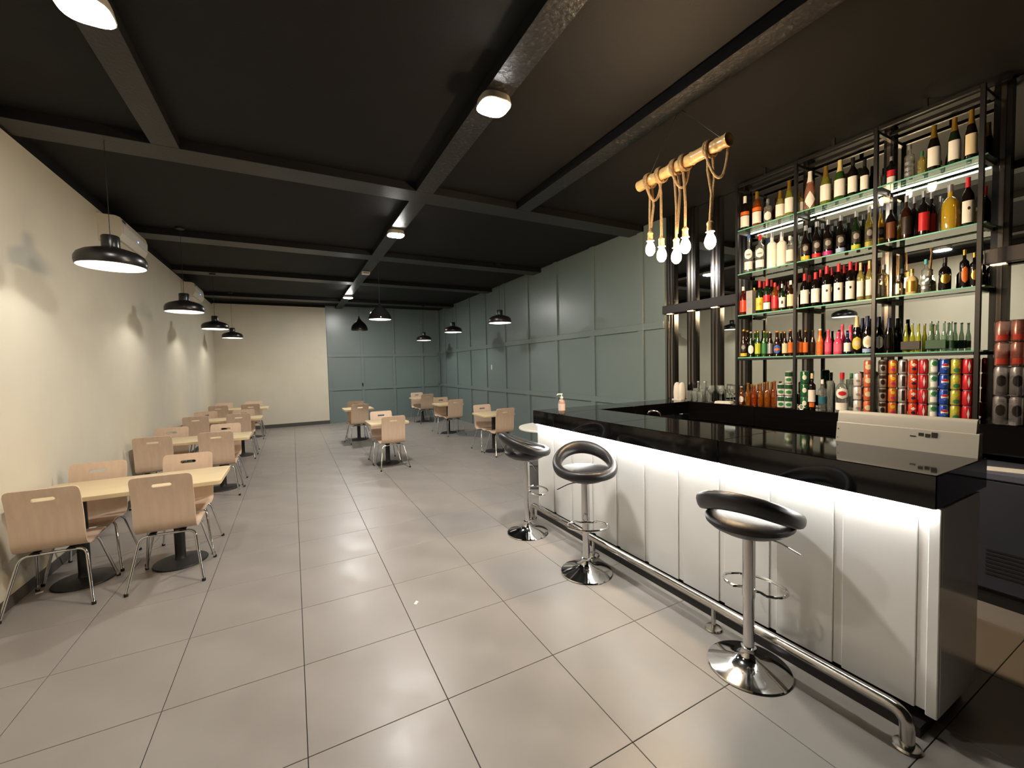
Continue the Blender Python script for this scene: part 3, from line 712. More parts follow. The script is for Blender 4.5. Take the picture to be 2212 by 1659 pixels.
def add_label(t, key, r, h, fa):
    def P(c, ang, z0, z1, shape='rect', off=0.0007, name='label'):
        me = cached(('lab', c, round(r, 3), round(h, 3), ang, z0, z1, shape, off, fa), lambda: patch(r, ang, z0*h, z1*h, shape, off=off, face=fa).mesh(name, flat(c)))
        return link(name, me, t)
    A = 1.15
    if key in FLAT: P(key, A, .12, .52)
    elif key == 'whiteround': P('white', .95, .12, .48, 'oval')
    elif key == 'goldround': P('gold', .8, .2, .5, 'oval')
    elif key == 'yellowround': P('yellow', 1.0, .1, .46, 'oval'); P('cream', .6, .2, .36, 'oval', .0014, 'emblem')
    elif key == 'whitebluelabel': P('white', 1.0, .14, .48, 'oval'); P('paleblue', A, .03, .13); P('cream', .5, .22, .38, 'oval', .0014, 'emblem')
    elif key == 'tworound': P('white', .95, .36, .62, 'oval'); P('white', 1.0, .1, .3); P('grey', .5, .45, .5, 'oval', .0014, 'emblem')
    elif key.startswith('band'):
        c = key[4:]; c = {'blue': 'paleblue'}.get(c, c)
        P(c, 1.2, .04, .15); P('dark', 1.0, .2, .48); P('grey', .6, .28, .44, 'oval', .0014, 'emblem')
    elif key == 'orangewhite': P('white', A, .1, .42); P('orange', A, .44, .54)
    elif key == 'redwhite': P('white', A, .1, .3); P('red', A, .32, .52)
    elif key == 'whiteorange': P('white', A, .22, .55); P('orange', .7, .08, .2)
    elif key == 'whitemark': P('white', A, .08, .52); P('dark', .22, .33, .4, 'oval', .0014, 'emblem')
    elif key == 'logo': P('white', A, .12, .5); P('black', .3, .24, .38, 'oval', .0014, 'emblem')
    elif key == 'diamond': P('white', 1.1, .04, .48, 'diamond')
    elif key == 'redemblem': P('white', 1.0, .34, .62, 'oval'); P('red', .6, .42, .54, 'oval', .0014, 'emblem'); P('white', A, .06, .24)
    elif key == 'silverstripe': P('silver', A, .12, .2); P('silver', A, .26, .34); P('silver', A, .42, .5)
    elif key == 'blueoval': P('blue', 1.15, .1, .46, 'oval'); P('orange', .9, .22, .32, 'oval', .0014, 'emblem')
    elif key == 'orangelabel': P('orange', .8, .14, .56, 'oval')
    elif key == 'pinklabel': P('pink', A, .12, .46)
    elif key == 'bluelabel': P('teal', A, .22, .46)
    elif key == 'greenlabel': P('darkgreen', A, .12, .36)
    elif key == 'jb':
        P('yellow', A, .1, .48)
        for ch, dy in (('J', -0.012), ('B', 0.009)):
            cu = bpy.data.curves.new('letter', 'FONT'); cu.body = ch; cu.size = 0.036; cu.extrude = 0.0004; cu.align_x = 'CENTER'
            tmp = bpy.data.objects.new('letter', cu); COL.objects.link(tmp)
            me = bpy.data.meshes.new_from_object(tmp.evaluated_get(bpy.context.evaluated_depsgraph_get())); bpy.data.objects.remove(tmp)
            me.materials.clear(); me.materials.append(flat('red'))
            o = link('letter', me, t); an = fa + (dy/r)*1.0
            o.location = ((r+0.0018)*math.cos(an), (r+0.0018)*math.sin(an), 0.25*h)
            o.rotation_euler = (PI/2, 0, an+PI/2)
def bottle(x, y, z, r, h, ty, body, cap, lab, label, group, fa=None):
    if fa is None: fa = PI+0.45
    nm = {'wine': 'wine_bottle', 'champagne': 'champagne_bottle', 'beer': 'beer_bottle', 'tumbler': 'drinking_glass', 'carton': 'bottle_carton'}.get(ty, 'spirit_bottle')
    cat = {'tumbler': 'glass', 'carton': 'carton'}.get(ty, 'bottle')
    bm = BODY[body]()
    if ty == 'carton':
        t = thing(nm, label, cat, (x, y, z), group=group)
        MB().bbox(-r, r, -r, r, 0, h, 0.002).build('box', bm, t, smooth=False)
        MB().box(-r-0.0008, -r-0.0002, -r*.6, r*.6, h*.3, h*.7).build('label', flat('silver'), t)
        return t
    p = PROF[ty]; k = (ty, round(r, 3), round(h, 3), body)
    t = thing(nm, label, cat, (x, y, z), group=group)
    if ty == 'tumbler':
        link('body', cached(k, lambda: MB().lathe([(.001, .01*h)]+[(a*r, b*h) for a, b in p]+[(r*.93, h), (r*.74, .05*h), (.001, .045*h)], 20).mesh('body', bm)), t)
        link('rim', cached(('rim',)+k, lambda: MB().tube([(r*.965*math.cos(2*PI*j/20), r*.965*math.sin(2*PI*j/20), h) for j in range(20)], r*.05, 6, closed=True).mesh('rim', bm)), t)
        return t
    cz = CAPZ[ty]
    ztop = .985
    bp = [(a*r, b*h) for a, b in p if b < ztop] + [(prof_r(p, ztop)*r, ztop*h)]
    link('body', cached(k, lambda: MB().lathe(bp, 20).mesh('body', bm)), t)
    if cap:
        def capm():
            zs = [cz] + [b for a, b in p if cz < b < 1] + [1.0]
            pr = [(prof_r(p, q)*r+0.0012, q*h) for q in zs] + [(prof_r(p, 1.0)*r*.8, h*1.004), (0, h*1.005)]
            return MB().lathe(pr, 18).mesh('cap', flat(cap))
        link('cap', cached(('cap', ty, round(r, 3), round(h, 3), cap), capm), t)
    if lab: add_label(t, lab, r, h, fa)
    return t
ITEMS = [
 (0, 0, 0, 1.492, 0.36, 0.045, 'wine', 'black', 'white', 'orangewhite', 'dark wine bottle with white cap'),
 (0, 0, 0, 1.366, 0.362, 0.045, 'wine', 'amber', 'gold', 'orangewhite', 'amber bottle with gold cap and pale label'),
 (0, 0, 0, 1.255, 0.247, 0.038, 'spirit', 'clear', 'silver', 'whiteround', 'clear spirit bottle with round white label'),
 (0, 0, 0, 1.137, 0.283, 0.042, 'champagne', 'paleyellow', 'gold', 'white', 'pale yellow sparkling bottle with white label'),
 (0, 0, 0, 1.054, 0.348, 0.039, 'champagne', 'yellowgreen', 'gold', 'white', 'yellow-green champagne bottle with gold neck'),
 (0, 0, 0, 0.956, 0.202, 0.03, 'wine', 'paleyellow', 'gold', 'white', 'slim pale yellow bottle with white label'),
 (0, 1, 0, 0.873, 0.358, 0.045, 'champagne', 'rose', 'white', 'diamond', 'rose champagne bottle with white foil neck'),
 (0, 1, 0, 0.746, 0.351, 0.045, 'champagne', 'yellowgreen', 'gold', 'white', 'gold-foiled champagne bottle with white label'),
 (0, 1, 0, 0.637, 0.356, 0.045, 'champagne', 'green', 'palegold', 'white', 'green champagne bottle with pale foil'),
 (0, 1, 0, 0.544, 0.335, 0.038, 'wine', 'black', 'black', 'white', 'dark wine bottle with plain white label'),
 (0, 1, 0, 0.461, 0.284, 0.032, 'wine', 'black', 'black', 'white', 'dark wine bottle with tall white label'),
 (0, 2, 0, 0.342, 0.102, 0.023, 'tumbler', 'clear', '', '', 'small empty clear glass'),
 (0, 2, 0, 0.287, 0.229, 0.03, 'spirit', 'black', 'silver', 'redwhite', 'dark spirit bottle with red and white label'),
 (0, 2, 0, 0.177, 0.272, 0.032, 'spirit', 'clear', 'silver', 'silverstripe', 'clear vodka bottle with banded labels'),
 (0, 2, 0, 0.105, 0.188, 0.026, 'wine', 'paleyellow', 'green', '', 'pale bottle with green cap'),
 (0, 2, 0, 0.04, 0.346, 0.04, 'champagne', 'black', 'gold', 'white', 'large champagne bottle with gold neck, white label'),
 (0, 2, 0, -0.068, 0.344, 0.037, 'champagne', 'darkgreen', 'gold', 'white', 'large dark green champagne bottle, white label'),
 (0, 2, 0, -0.152, 0.355, 0.035, 'champagne', 'black', 'gold', 'cream', 'large dark champagne bottle with cream label'),
 (1, 0, 0, 1.452, 0.492, 0.045, 'tall', 'clear', 'blue', 'tworound', 'long-necked clear bottle with round label'),
 (1, 0, 0, 1.333, 0.373, 0.045, 'spirit', 'clear', 'red', 'tworound', 'clear gin bottle with red cap'),
 (1, 0, 0, 1.214, 0.359, 0.045, 'spirit', 'white', 'silver', 'white', 'white frosted bottle'),
 (1, 0, 0, 1.12, 0.338, 0.045, 'spirit', 'white', 'silver', 'white', 'white frosted bottle with silver cap'),
 (1, 0, 0, 1.045, 0.277, 0.035, 'spirit', 'clear', 'white', 'white', 'clear bottle with white label'),
 (1, 0, 0, 0.968, 0.262, 0.025, 'spirit', 'clear', 'silver', 'white', 'slim clear bottle with white label'),
 (1, 1, 0, 0.907, 0.332, 0.037, 'syrup', 'black', 'silver', 'bandyellow', 'dark liqueur bottle with yellow band'),
 (1, 1, 0, 0.813, 0.34, 0.038, 'syrup', 'black', 'silver', 'bandred', 'dark liqueur bottle with red band'),
 (1, 1, 0, 0.724, 0.33, 0.038, 'syrup', 'black', 'silver', 'bandmagenta', 'dark liqueur bottle with magenta band'),
 (1, 1, 0, 0.627, 0.335, 0.037, 'syrup', 'black', 'silver', 'bandblue', 'dark liqueur bottle with pale blue band'),
 (1, 1, 0, 0.515, 0.332, 0.036, 'syrup', 'darkgreen', 'silver', 'bandlime', 'dark green liqueur bottle with lime band'),
 (1, 1, 0, 0.424, 0.341, 0.031, 'syrup', 'olive', 'silver', 'bandolive', 'olive liqueur bottle'),
 (1, 2, 0, 0.348, 0.303, 0.024, 'syrup', 'yellow', 'silver', 'bandolive', 'yellow liqueur bottle'),
 (1, 2, 0, 0.283, 0.319, 0.034, 'squat', 'black', 'silver', 'brown', 'round dark bottle with brown label'),
 (1, 2, 0, 0.188, 0.343, 0.035, 'spirit', 'brown', 'silver', 'dark', 'dark brown square-shouldered bottle'),
 (1, 2, 0, 0.089, 0.342, 0.034, 'spirit', 'black', 'silver', 'red', 'dark bottle with bright red label'),
 (1, 2, 0, -0.054, 0.332, 0.048, 'squat', 'yellow', 'silver', '', 'broad bottle of yellow liqueur'),
 (1, 2, 0, -0.143, 0.349, 0.034, 'wine', 'black', 'red', 'whitemark', 'red-capped wine bottle with big white label'),
 (1, 1, 1, 0.919, 0.329, 0.031, 'syrup', 'black', 'silver', '', 'dark liqueur bottle'),
 (1, 1, 1, 0.811, 0.334, 0.03, 'syrup', 'black', 'silver', '', 'dark liqueur bottle'),
 (1, 1, 1, 0.708, 0.326, 0.029, 'syrup', 'black', 'silver', '', 'dark liqueur bottle'),
 (1, 1, 1, 0.61, 0.325, 0.028, 'syrup', 'black', 'silver', '', 'dark liqueur bottle'),
 (1, 1, 1, 0.502, 0.318, 0.027, 'syrup', 'darkgreen', 'silver', '', 'dark green liqueur bottle'),
 (1, 2, 1, 0.172, 0.342, 0.027, 'spirit', 'brown', 'silver', '', 'dark brown bottle'),
 (1, 2, 1, 0.074, 0.342, 0.026, 'spirit', 'black', 'silver', 'red', 'dark bottle with red label'),
 (1, 2, 1, 0.024, 0.293, 0.021, 'spirit', 'clear', 'silver', '', 'clear bottle'),
 (2, 0, 0, 1.51, 0.306, 0.036, 'spirit', 'darkred', 'white', 'orangered', 'dark red whisky bottle with orange-red label'),
 (2, 0, 0, 1.426, 0.249, 0.035, 'carton', 'grey', '', '', 'tall grey carton'),
 (2, 0, 0, 1.336, 0.334, 0.036, 'wine', 'darkgreen', 'red', 'jb', 'green whisky bottle with yellow lettered label'),
 (2, 0, 0, 1.262, 0.338, 0.034, 'wine', 'darkgreen', 'red', 'redwhite', 'dark green bottle with red and white label'),
 (2, 0, 0, 1.183, 0.288, 0.033, 'spirit', 'amber', 'red', 'red', 'amber bottle with red label'),
 (2, 0, 0, 1.114, 0.262, 0.03, 'spirit', 'darkgreen', 'silver', 'logo', 'bottle with white label and black mark'),
 (2, 0, 0, 1.035, 0.28, 0.034, 'spirit', 'brown', 'white', 'cream', 'dark bottle with cream label'),
 (2, 1, 0, 0.912, 0.32, 0.037, 'wine', 'black', 'red', 'white', 'red-capped wine bottle'),
 (2, 1, 0, 0.821, 0.314, 0.037, 'wine', 'black', 'red', 'white', 'red-capped wine bottle'),
 (2, 1, 0, 0.731, 0.352, 0.039, 'wine', 'black', 'red', 'whitemark', 'red-capped wine bottle'),
 (2, 1, 0, 0.639, 0.351, 0.038, 'wine', 'black', 'red', 'whitemark', 'red-capped wine bottle'),
 (2, 1, 0, 0.553, 0.348, 0.036, 'wine', 'black', 'red', 'whitemark', 'red-capped wine bottle'),
 (2, 1, 0, 0.48, 0.323, 0.027, 'wine', 'paleyellow', 'palegold', 'white', 'pale white-wine bottle'),
 (2, 1, 0, 0.419, 0.326, 0.026, 'wine', 'paleyellow', 'palegold', 'white', 'pale white-wine bottle'),
 (2, 2, 0, 0.324, 0.271, 0.038, 'spirit', 'smoke', 'silver', '', 'smoky clear decanter-like bottle'),
 (2, 2, 0, 0.231, 0.164, 0.031, 'squat', 'smoke', 'silver', '', 'squat smoky clear bottle'),
 (2, 2, 0, 0.15, 0.2, 0.037, 'squat', 'cream', 'gold', 'gold', 'cream and gold bottle'),
 (2, 2, 0, 0.07, 0.255, 0.029, 'spirit', 'clear', 'turquoise', 'silverstripe', 'clear gin bottle with turquoise cap'),
 (2, 2, 0, -0.034, 0.245, 0.036, 'squat', 'black', 'black', 'goldround', 'dark cream-liqueur bottle with gold label'),
 (2, 2, 0, -0.134, 0.275, 0.026, 'spirit', 'black', 'gold', 'orangelabel', 'dark bottle with gold cap and orange label'),
 (2, 2, 0, -0.183, 0.243, 0.025, 'spirit', 'black', 'gold', 'goldround', 'dark bottle with gold cap'),
 (2, 1, 1, 0.916, 0.316, 0.029, 'wine', 'black', 'red', '', 'red-capped wine bottle'),
 (2, 1, 1, 0.824, 0.347, 0.028, 'wine', 'black', 'red', '', 'red-capped wine bottle'),
 (2, 1, 1, 0.731, 0.346, 0.027, 'wine', 'black', 'red', '', 'red-capped wine bottle'),
 (2, 1, 1, 0.636, 0.347, 0.026, 'wine', 'black', 'red', '', 'red-capped wine bottle'),
 (2, 1, 1, 0.546, 0.35, 0.025, 'wine', 'black', 'red', '', 'red-capped wine bottle'),
 (2, 0, 1, 1.347, 0.333, 0.03, 'wine', 'darkgreen', 'red', '', 'dark green bottle with red cap'),
 (2, 0, 1, 1.203, 0.265, 0.029, 'spirit', 'amber', 'red', '', 'amber bottle with red cap'),
 (2, 0, 1, 1.271, 0.339, 0.03, 'wine', 'darkgreen', 'red', '', 'dark green bottle with red cap'),
 (2, 0, 1, 1.448, 0.29, 0.028, 'spirit', 'amber', 'gold', '', 'amber bottle with gold cap'),
 (2, 1, 1, 0.463, 0.31, 0.022, 'wine', 'paleyellow', 'red', '', 'pale bottle with red cap'),
 (3, 0, 0, 1.505, 0.294, 0.034, 'beer', 'brown', 'gold', 'bandyellow', 'brown beer bottle with dark gold label'),
 (3, 0, 0, 1.425, 0.266, 0.031, 'beer', 'darkgreen', 'silver', 'whiteround', 'green beer bottle with round white label'),
 (3, 0, 0, 1.353, 0.267, 0.029, 'beer', 'green', 'gold', 'lime', 'green beer bottle with yellow-green label'),
 (3, 0, 0, 1.288, 0.261, 0.026, 'beer', 'green', 'gold', 'green', 'green beer bottle with green label'),
 (3, 0, 0, 1.228, 0.249, 0.027, 'beer', 'brown', 'silver', 'silver', 'brown beer bottle with silver label'),
 (3, 0, 0, 1.159, 0.25, 0.033, 'beer', 'brown', 'orange', 'blueoval', 'brown beer bottle with blue and orange label'),
 (3, 0, 0, 1.086, 0.237, 0.026, 'beer', 'brown', 'gold', 'cream', 'brown beer bottle with cream label'),
 (3, 0, 0, 1.033, 0.253, 0.025, 'beer', 'brown', 'orange', 'orange', 'brown beer bottle with orange label'),
 (3, 1, 0, 0.95, 0.246, 0.027, 'beer', 'brown', 'gold', 'orange', 'brown beer bottle with orange label'),
 (3, 1, 0, 0.901, 0.235, 0.023, 'beer', 'brown', 'gold', 'orange', 'brown beer bottle with orange label'),
 (3, 1, 0, 0.839, 0.23, 0.022, 'beer', 'brown', 'black', '', 'plain dark beer bottle'),
 (3, 1, 0, 0.78, 0.237, 0.027, 'beer', 'orange', 'white', 'orange', 'orange soda bottle'),
 (3, 1, 0, 0.714, 0.225, 0.028, 'beer', 'pink', 'pink', 'pinklabel', 'pink soda bottle'),
 (3, 1, 0, 0.636, 0.2, 0.037, 'beer', 'pink', 'pink', 'pinklabel', 'bright pink soda bottle'),
 (3, 1, 0, 0.567, 0.188, 0.029, 'beer', 'navy', 'blue', 'white', 'small navy bottle with white label'),
 (3, 1, 0, 0.501, 0.317, 0.037, 'champagne', 'black', 'palegold', 'yellowround', 'large dark ale bottle with yellow label'),
 (3, 1, 0, 0.427, 0.314, 0.036, 'champagne', 'black', 'navy', 'whitebluelabel', 'large dark ale bottle with white and blue label'),
 (3, 2, 0, 0.35, 0.299, 0.034, 'champagne', 'black', 'navy', 'whiteround', 'large dark ale bottle with navy foil'),
 (3, 2, 0, 0.284, 0.281, 0.031, 'champagne', 'black', 'navy', '', 'plain dark ale bottle with navy foil'),
 (3, 1, 1, 0.647, 0.269, 0.029, 'beer', 'pink', 'pink', '', 'pink soda bottle'),
 (3, 1, 1, 0.585, 0.257, 0.028, 'beer', 'pink', 'pink', '', 'pink soda bottle'),
 (3, 1, 1, 0.498, 0.308, 0.032, 'champagne', 'black', 'navy', '', 'dark ale bottle'),
 (3, 0, 1, 1.522, 0.29, 0.028, 'beer', 'brown', 'gold', '', 'brown beer bottle'),
 (3, 0, 1, 1.439, 0.271, 0.028, 'beer', 'green', 'gold', '', 'green beer bottle'),
 (3, 0, 1, 1.31, 0.262, 0.027, 'beer', 'green', 'gold', '', 'green beer bottle'),
 (3, 0, 1, 1.174, 0.246, 0.025, 'beer', 'brown', 'gold', '', 'brown beer bottle'),
 (3, 2, 0, 0.178, 0.226, 0.017, 'beer', 'lime', 'silver', '', 'yellow tonic bottle'),
 (3, 2, 0, 0.141, 0.224, 0.017, 'beer', 'lime', 'silver', '', 'yellow tonic bottle'),
 (3, 2, 0, 0.105, 0.219, 0.017, 'beer', 'lime', 'silver', '', 'yellow tonic bottle'),
 (3, 2, 1, 0.098, 0.22, 0.015, 'beer', 'lime', 'silver', '', 'yellow tonic bottle'),
 (3, 2, 0, 0.035, 0.228, 0.017, 'beer', 'paleaqua', 'silver', '', 'clear tonic bottle'),
 (3, 2, 0, -0.001, 0.226, 0.016, 'beer', 'paleaqua', 'silver', '', 'clear tonic bottle'),
 (3, 2, 0, -0.037, 0.22, 0.016, 'beer', 'paleaqua', 'silver', '', 'clear tonic bottle'),
 (3, 2, 0, -0.074, 0.215, 0.016, 'beer', 'paleaqua', 'silver', 'greenlabel', 'clear tonic bottle'),
 (4, 0, 0, 1.532, 0.196, 0.03, 'beer', 'amber', 'white', 'whiteround', 'small amber mixer bottle with round white label'),
 (4, 0, 0, 1.457, 0.235, 0.029, 'beer', 'honey', 'gold', '', 'small honey-coloured mixer bottle'),
 (4, 0, 0, 1.389, 0.215, 0.029, 'beer', 'amberred', 'gold', '', 'small reddish amber mixer bottle'),
 (4, 0, 0, 1.323, 0.238, 0.028, 'beer', 'honey', 'gold', '', 'small honey-coloured mixer bottle'),
 (4, 0, 0, 1.253, 0.254, 0.029, 'beer', 'honey', 'gold', '', 'small honey-coloured mixer bottle'),
 (4, 0, 0, 1.183, 0.262, 0.028, 'beer', 'amber', 'gold', '', 'small amber mixer bottle'),
 (4, 0, 1, 1.475, 0.216, 0.025, 'beer', 'honey', 'gold', '', 'small honey-coloured mixer bottle'),
 (4, 0, 1, 1.406, 0.222, 0.025, 'beer', 'amber', 'gold', '', 'small amber mixer bottle'),
 (4, 0, 1, 1.337, 0.241, 0.025, 'beer', 'honey', 'gold', '', 'small honey-coloured mixer bottle'),
 (4, 0, 1, 1.267, 0.246, 0.024, 'beer', 'honey', 'gold', '', 'small honey-coloured mixer bottle'),
 (4, 1, 0, 0.844, 0.34, 0.032, 'spirit', 'black', 'cream', 'whiteorange', 'dark bottle with white and orange label, cream cap'),
 (4, 1, 0, 0.757, 0.284, 0.033, 'spirit', 'clear', 'white', 'bluelabel', 'clear plastic bottle with blue label'),
 (4, 1, 0, 0.695, 0.273, 0.029, 'tumbler', 'clear', '', '', 'clear mixing glass'),
 (4, 1, 0, 0.604, 0.347, 0.051, 'squat', 'clear', 'red', 'redemblem', 'clear vermouth bottle with red cap and emblem'),
 (4, 1, 1, 0.575, 0.339, 0.033, 'spirit', 'clear', 'green', '', 'clear bottle with green cap'),
]
SZ = (2.945, 2.49, 2.06, 1.615, 1.105)
SW = ('top shelf', 'second shelf', 'third shelf', 'fourth shelf', 'back counter')
BW = ('left', 'middle', 'right')
OW = ('first', 'second', 'third', 'fourth', 'fifth', 'sixth', 'seventh', 'eighth', 'ninth', 'tenth', 'eleventh', 'twelfth')
cnt = {}
placed = {}
for sh, bay, row, y, h, r, ty, bo, ca, la, de in sorted(ITEMS, key=lambda q: (q[0], q[1], q[2], -q[3])):
    k = (sh, bay, row); n = cnt.get(k, 0); cnt[k] = n+1
    r = r*0.95; h = min(h, 0.405)
    x = 5.495 if row == 0 else 5.588
    place = f'{OW[n]} from left, {BW[bay]} bay, {SW[sh]}' + (', back row' if row else '')
    words = (de + ', ' + place).split()
    while len(words) > 16:
        d2 = de.replace(' with', '').split(); de = ' '.join(d2[:-1]); words = (de + ', ' + place).split()
    bottle(x, y, SZ[sh]+0.0005, r, h, ty, bo, ca, la, ' '.join(words), 'bottles on the ' + SW[sh])
# carton sleeves of the two tonic four-packs
for y0, y1, c, lab in ((0.084, 0.198, 'dark', 'dark carton sleeve round the yellow tonic bottles'), (-0.058, 0.055, 'darkgreen', 'green carton sleeve round the clear tonic bottles')):
    t = thing('carton_sleeve', lab, 'carton', (5.455, y0, 1.6155), group='tonic carton sleeves')
    MB().bbox(0.0, 0.012, 0.0, y1-y0, 0.02, 0.085, 0.002).build('front_band', flat(c), t, smooth=False)
    MB().box(0.0125, 0.02, 0.0, 0.003, 0.02, 0.085).build('side_band', flat(c), t, smooth=False)
    MB().box(0.0125, 0.02, y1-y0-0.003, y1-y0, 0.02, 0.085).build('side_band', flat(c), t, smooth=False)

# ------------------------------------------------------------------ cans
CANR = [(0, .006), (.78, 0), (.86, .012), (1, .05), (1, .9), (.84, .965), (.82, 1), (0, .985)]
CANM = {'silverblack': 'a09c98', 'orange': 'd9722a', 'silver': 'b4b4b6', 'redorange': 'd84a26', 'red': 'c4202c', 'greenwhite': '9ab49a', 'blue': '2448a8', 'yellowgreen': 'b9b04a', 'white': 'dcdad6', 'coral': 'd86a4a', 'carl': 'dfe3dc', 'peach': 'e09a70', 'pinkblack': 'a86a5c', 'blackwhite': '9a9a9c', 'green': '2c6a44'}
def canmat(c): return mat('can_'+c, CANM[c], 0.22, metal=0.35, var=0.25 if c in ('silverblack', 'silver', 'pinkblack', 'blackwhite') else 0.05, scale=30)
def can(x, y, z, r, h, c, label, group, marks=()):
    t = thing('drink_can', label, 'can', (x, y, z), group=group)
    link('body', cached(('can', r, h, c), lambda: MB().lathe([(a*r, b*h*.985) for a, b in CANR[:6]], 20).mesh('body', canmat(c))), t)
    link('lid', cached(('lid', r, h), lambda: MB().lathe([(.84*r, .951*h), (.84*r, 1*h), (.78*r, .998*h), (.76*r, .975*h), (0, .975*h)], 20).mesh('lid', flat('silver'))), t)
    fa = PI+0.45
    for (cc, ang, z0, z1, sp, off) in marks:
        link('emblem', cached(('em', r, h, cc, ang, z0, z1, sp, off), lambda: patch(r, ang, z0*h, z1*h, sp, off=off, face=fa).mesh('emblem', flat(cc))), t)
    return t
PEP = (('white', .8, .3, .7, 'oval', .0006), ('red', .7, .52, .68, 'oval', .0011), ('blue', .7, .32, .47, 'oval', .0011))
MK = {'blue': PEP, 'red': (('white', .25, .15, .85, 'diamond', .0006),), 'redorange': (('white', .6, .5, .75, 'diamond', .0006), ('navy', .5, .25, .45, 'oval', .0006)), 'silver': (('dark', .35, .15, .85, 'rect', .0006),), 'silverblack': (('black', .5, .2, .6, 'oval', .0006), ('dark', .9, .65, .9, 'rect', .0006)),
      'orange': (('magenta', .5, .2, .4, 'oval', .0006), ('yellow', .5, .55, .8, 'oval', .0006)), 'greenwhite': (('white', .8, .15, .5, 'rect', .0006), ('green', .6, .55, .85, 'oval', .0006)), 'yellowgreen': (('lime', .7, .5, .9, 'diamond', .0006), ('green', .7, .1, .4, 'oval', .0006)), 'coral': (('cream', .8, .3, .7, 'oval', .0006),), 'carl': (('darkgreen', 1.1, .55, .9, 'rect', .0006), ('green', .7, .15, .45, 'oval', .0006)), 'white': (('grey', .5, .3, .5, 'oval', .0006),), 'green': (('white', .5, .3, .7, 'oval', .0006),)}
stk = ((0.41, 'coral', 4, 'orange and cream'), (0.314, 'silverblack', 4, 'black and silver'), (0.249, 'orange', 4, 'orange'), (0.186, 'silver', 4, 'silver lettered'), (0.125, 'redorange', 4, 'red-orange'), (0.066, 'red', 4, 'deep red'), (0.009, 'greenwhite', 4, 'green and white'), (-0.05, 'blue', 4, 'blue cola'), (-0.11, 'yellowgreen', 4, 'yellow-green'), (-0.17, 'red', 4, 'red cola'))
LV = ('bottom', 'second', 'third', 'top')
for k, (y, c, n, w) in enumerate(stk):
    for i in range(n):
        where = 'right bay' if k else 'left of the right bay post'
        lab = f'{w} can, {LV[i]} level of its stack, '
        if k == 9: lab += 'rightmost can stack'
        elif k == 0: lab += 'left of the right upright'
        else: lab += f'{OW[k-1]} stack in the right bay'
        r = 0.0272 if k > 1 else 0.0285
        can(5.475, y, ZT+0.0005+i*0.1135, r, 0.1132, c, lab, 'stacked cans on the back counter', MK[c])
for y, n, nm in ((1.112, 2, 'left'), (1.04, 3, 'middle'), (0.90, 3, 'right')):
    for i in range(n):
        can(5.48, y, ZT+0.0005+i*0.1215, 0.0335, 0.121, 'carl' if nm != 'right' else 'green', f'green and white beer can, {LV[i]} of the {nm} beer-can stack', 'green beer cans on the back counter', MK['carl' if nm != 'right' else 'green'])
for i in range(3):
    can(5.478, 0.482, ZT+0.0005+i*0.1165, 0.029, 0.116, 'white', f'plain white can, {LV[i]} of the white stack', 'white cans on the back counter', MK['white'])

# ------------------------------------------------------------------ left end of the back counter
t = thing('soap_dispenser', 'white rounded twin-lobed dispenser at the far end of the counter', 'dispenser', (5.53, 2.37, ZT))
for dy, nme in ((0.035, 'body'), (-0.038, 'body')):
    MB().lathe([(0.0, 0.0), (0.045, 0.0), (0.052, 0.02), (0.056, 0.09), (0.05, 0.17), (0.035, 0.205), (0.015, 0.218), (0, 0.22)], 24, sy=0.68, sx=1.0).build(nme, WHITEP, t, (0, dy, 0.001))
MB().box(-0.057, -0.05, -0.07, 0.07, 0.0005, 0.012).build('foot', WHITEP, t)
gi = 0
for x, y, h, r in ((5.46, 2.17, .125, .034), (5.46, 2.09, .125, .034), (5.455, 2.01, .12, .034), (5.55, 2.14, .15, .036), (5.55, 2.05, .15, .036), (5.54, 1.96, .13, .034)):
    bottle(x, y, ZT+0.0005, r, h, 'tumbler', 'clear', '', '', f'clear tumbler, {OW[gi%3]} from left in the {"front" if gi < 3 else "back"} row beside the dispenser', 'clear tumblers on the back counter'); gi += 1
for k, (x, y) in enumerate(((5.60, 2.15), (5.60, 2.06))):
    bottle(x, y, ZT+0.0005, 0.025, 0.235, 'beer', 'clear', 'white', '', f'{("left", "right")[k]} clear bottle with white stopper behind the tumblers', 'stoppered bottles')
wg = MB().lathe([(.001, 0.0), (.032, .001), (.033, .004), (.006, .01), (.004, .03), (.004, .085), (.012, .095), (.03, .115), (.037, .15), (.033, .195), (.032, .195), (.036, .15), (.029, .117), (.001, .1)], 20)
wg_me = wg.mesh('bowl', BODY['clear']())
for k, (x, y) in enumerate(((5.50, 1.90), (5.56, 1.83), (5.50, 1.77), (5.57, 1.71), (5.52, 1.64))):
    t = thing('wine_glass', f'stemmed clear glass, {OW[k]} from left between tumblers and the rack', 'glass', (x, y, ZT+0.0005), group='stemmed glasses on the back counter')
    link('bowl', wg_me, t)
t = thing('napkin_stack', 'stack of white folded napkins on the counter before the glasses', 'napkins', (5.445, 1.70, ZT), 0.2)
for i in range(3):
    MB().bbox(-0.045, 0.045, -0.09+0.004*i, 0.09-0.003*i, 0.0005+i*0.009, 0.0085+i*0.009, 0.003).build('napkin', mat('paper_white', 'ece8de', 0.8), t)
t = thing('ring_ornament', 'small white ring sign standing on the back counter edge', 'sign', (5.42, 0.945-0.05, ZT))
MB().tube([(0, 0.02*math.cos(a), 0.026+0.02*math.sin(a)) for a in [2*PI*i/20 for i in range(20)]], 0.004, 8, closed=True).build('ring', WHITEP, t)
MB().box(-0.003, 0.003, -0.034, 0.034, 0.023, 0.029).build('bar', WHITEP, t)
MB().bbox(-0.01, 0.01, -0.014, 0.014, 0.0003, 0.004, 0.001).build('foot', WHITEP, t)

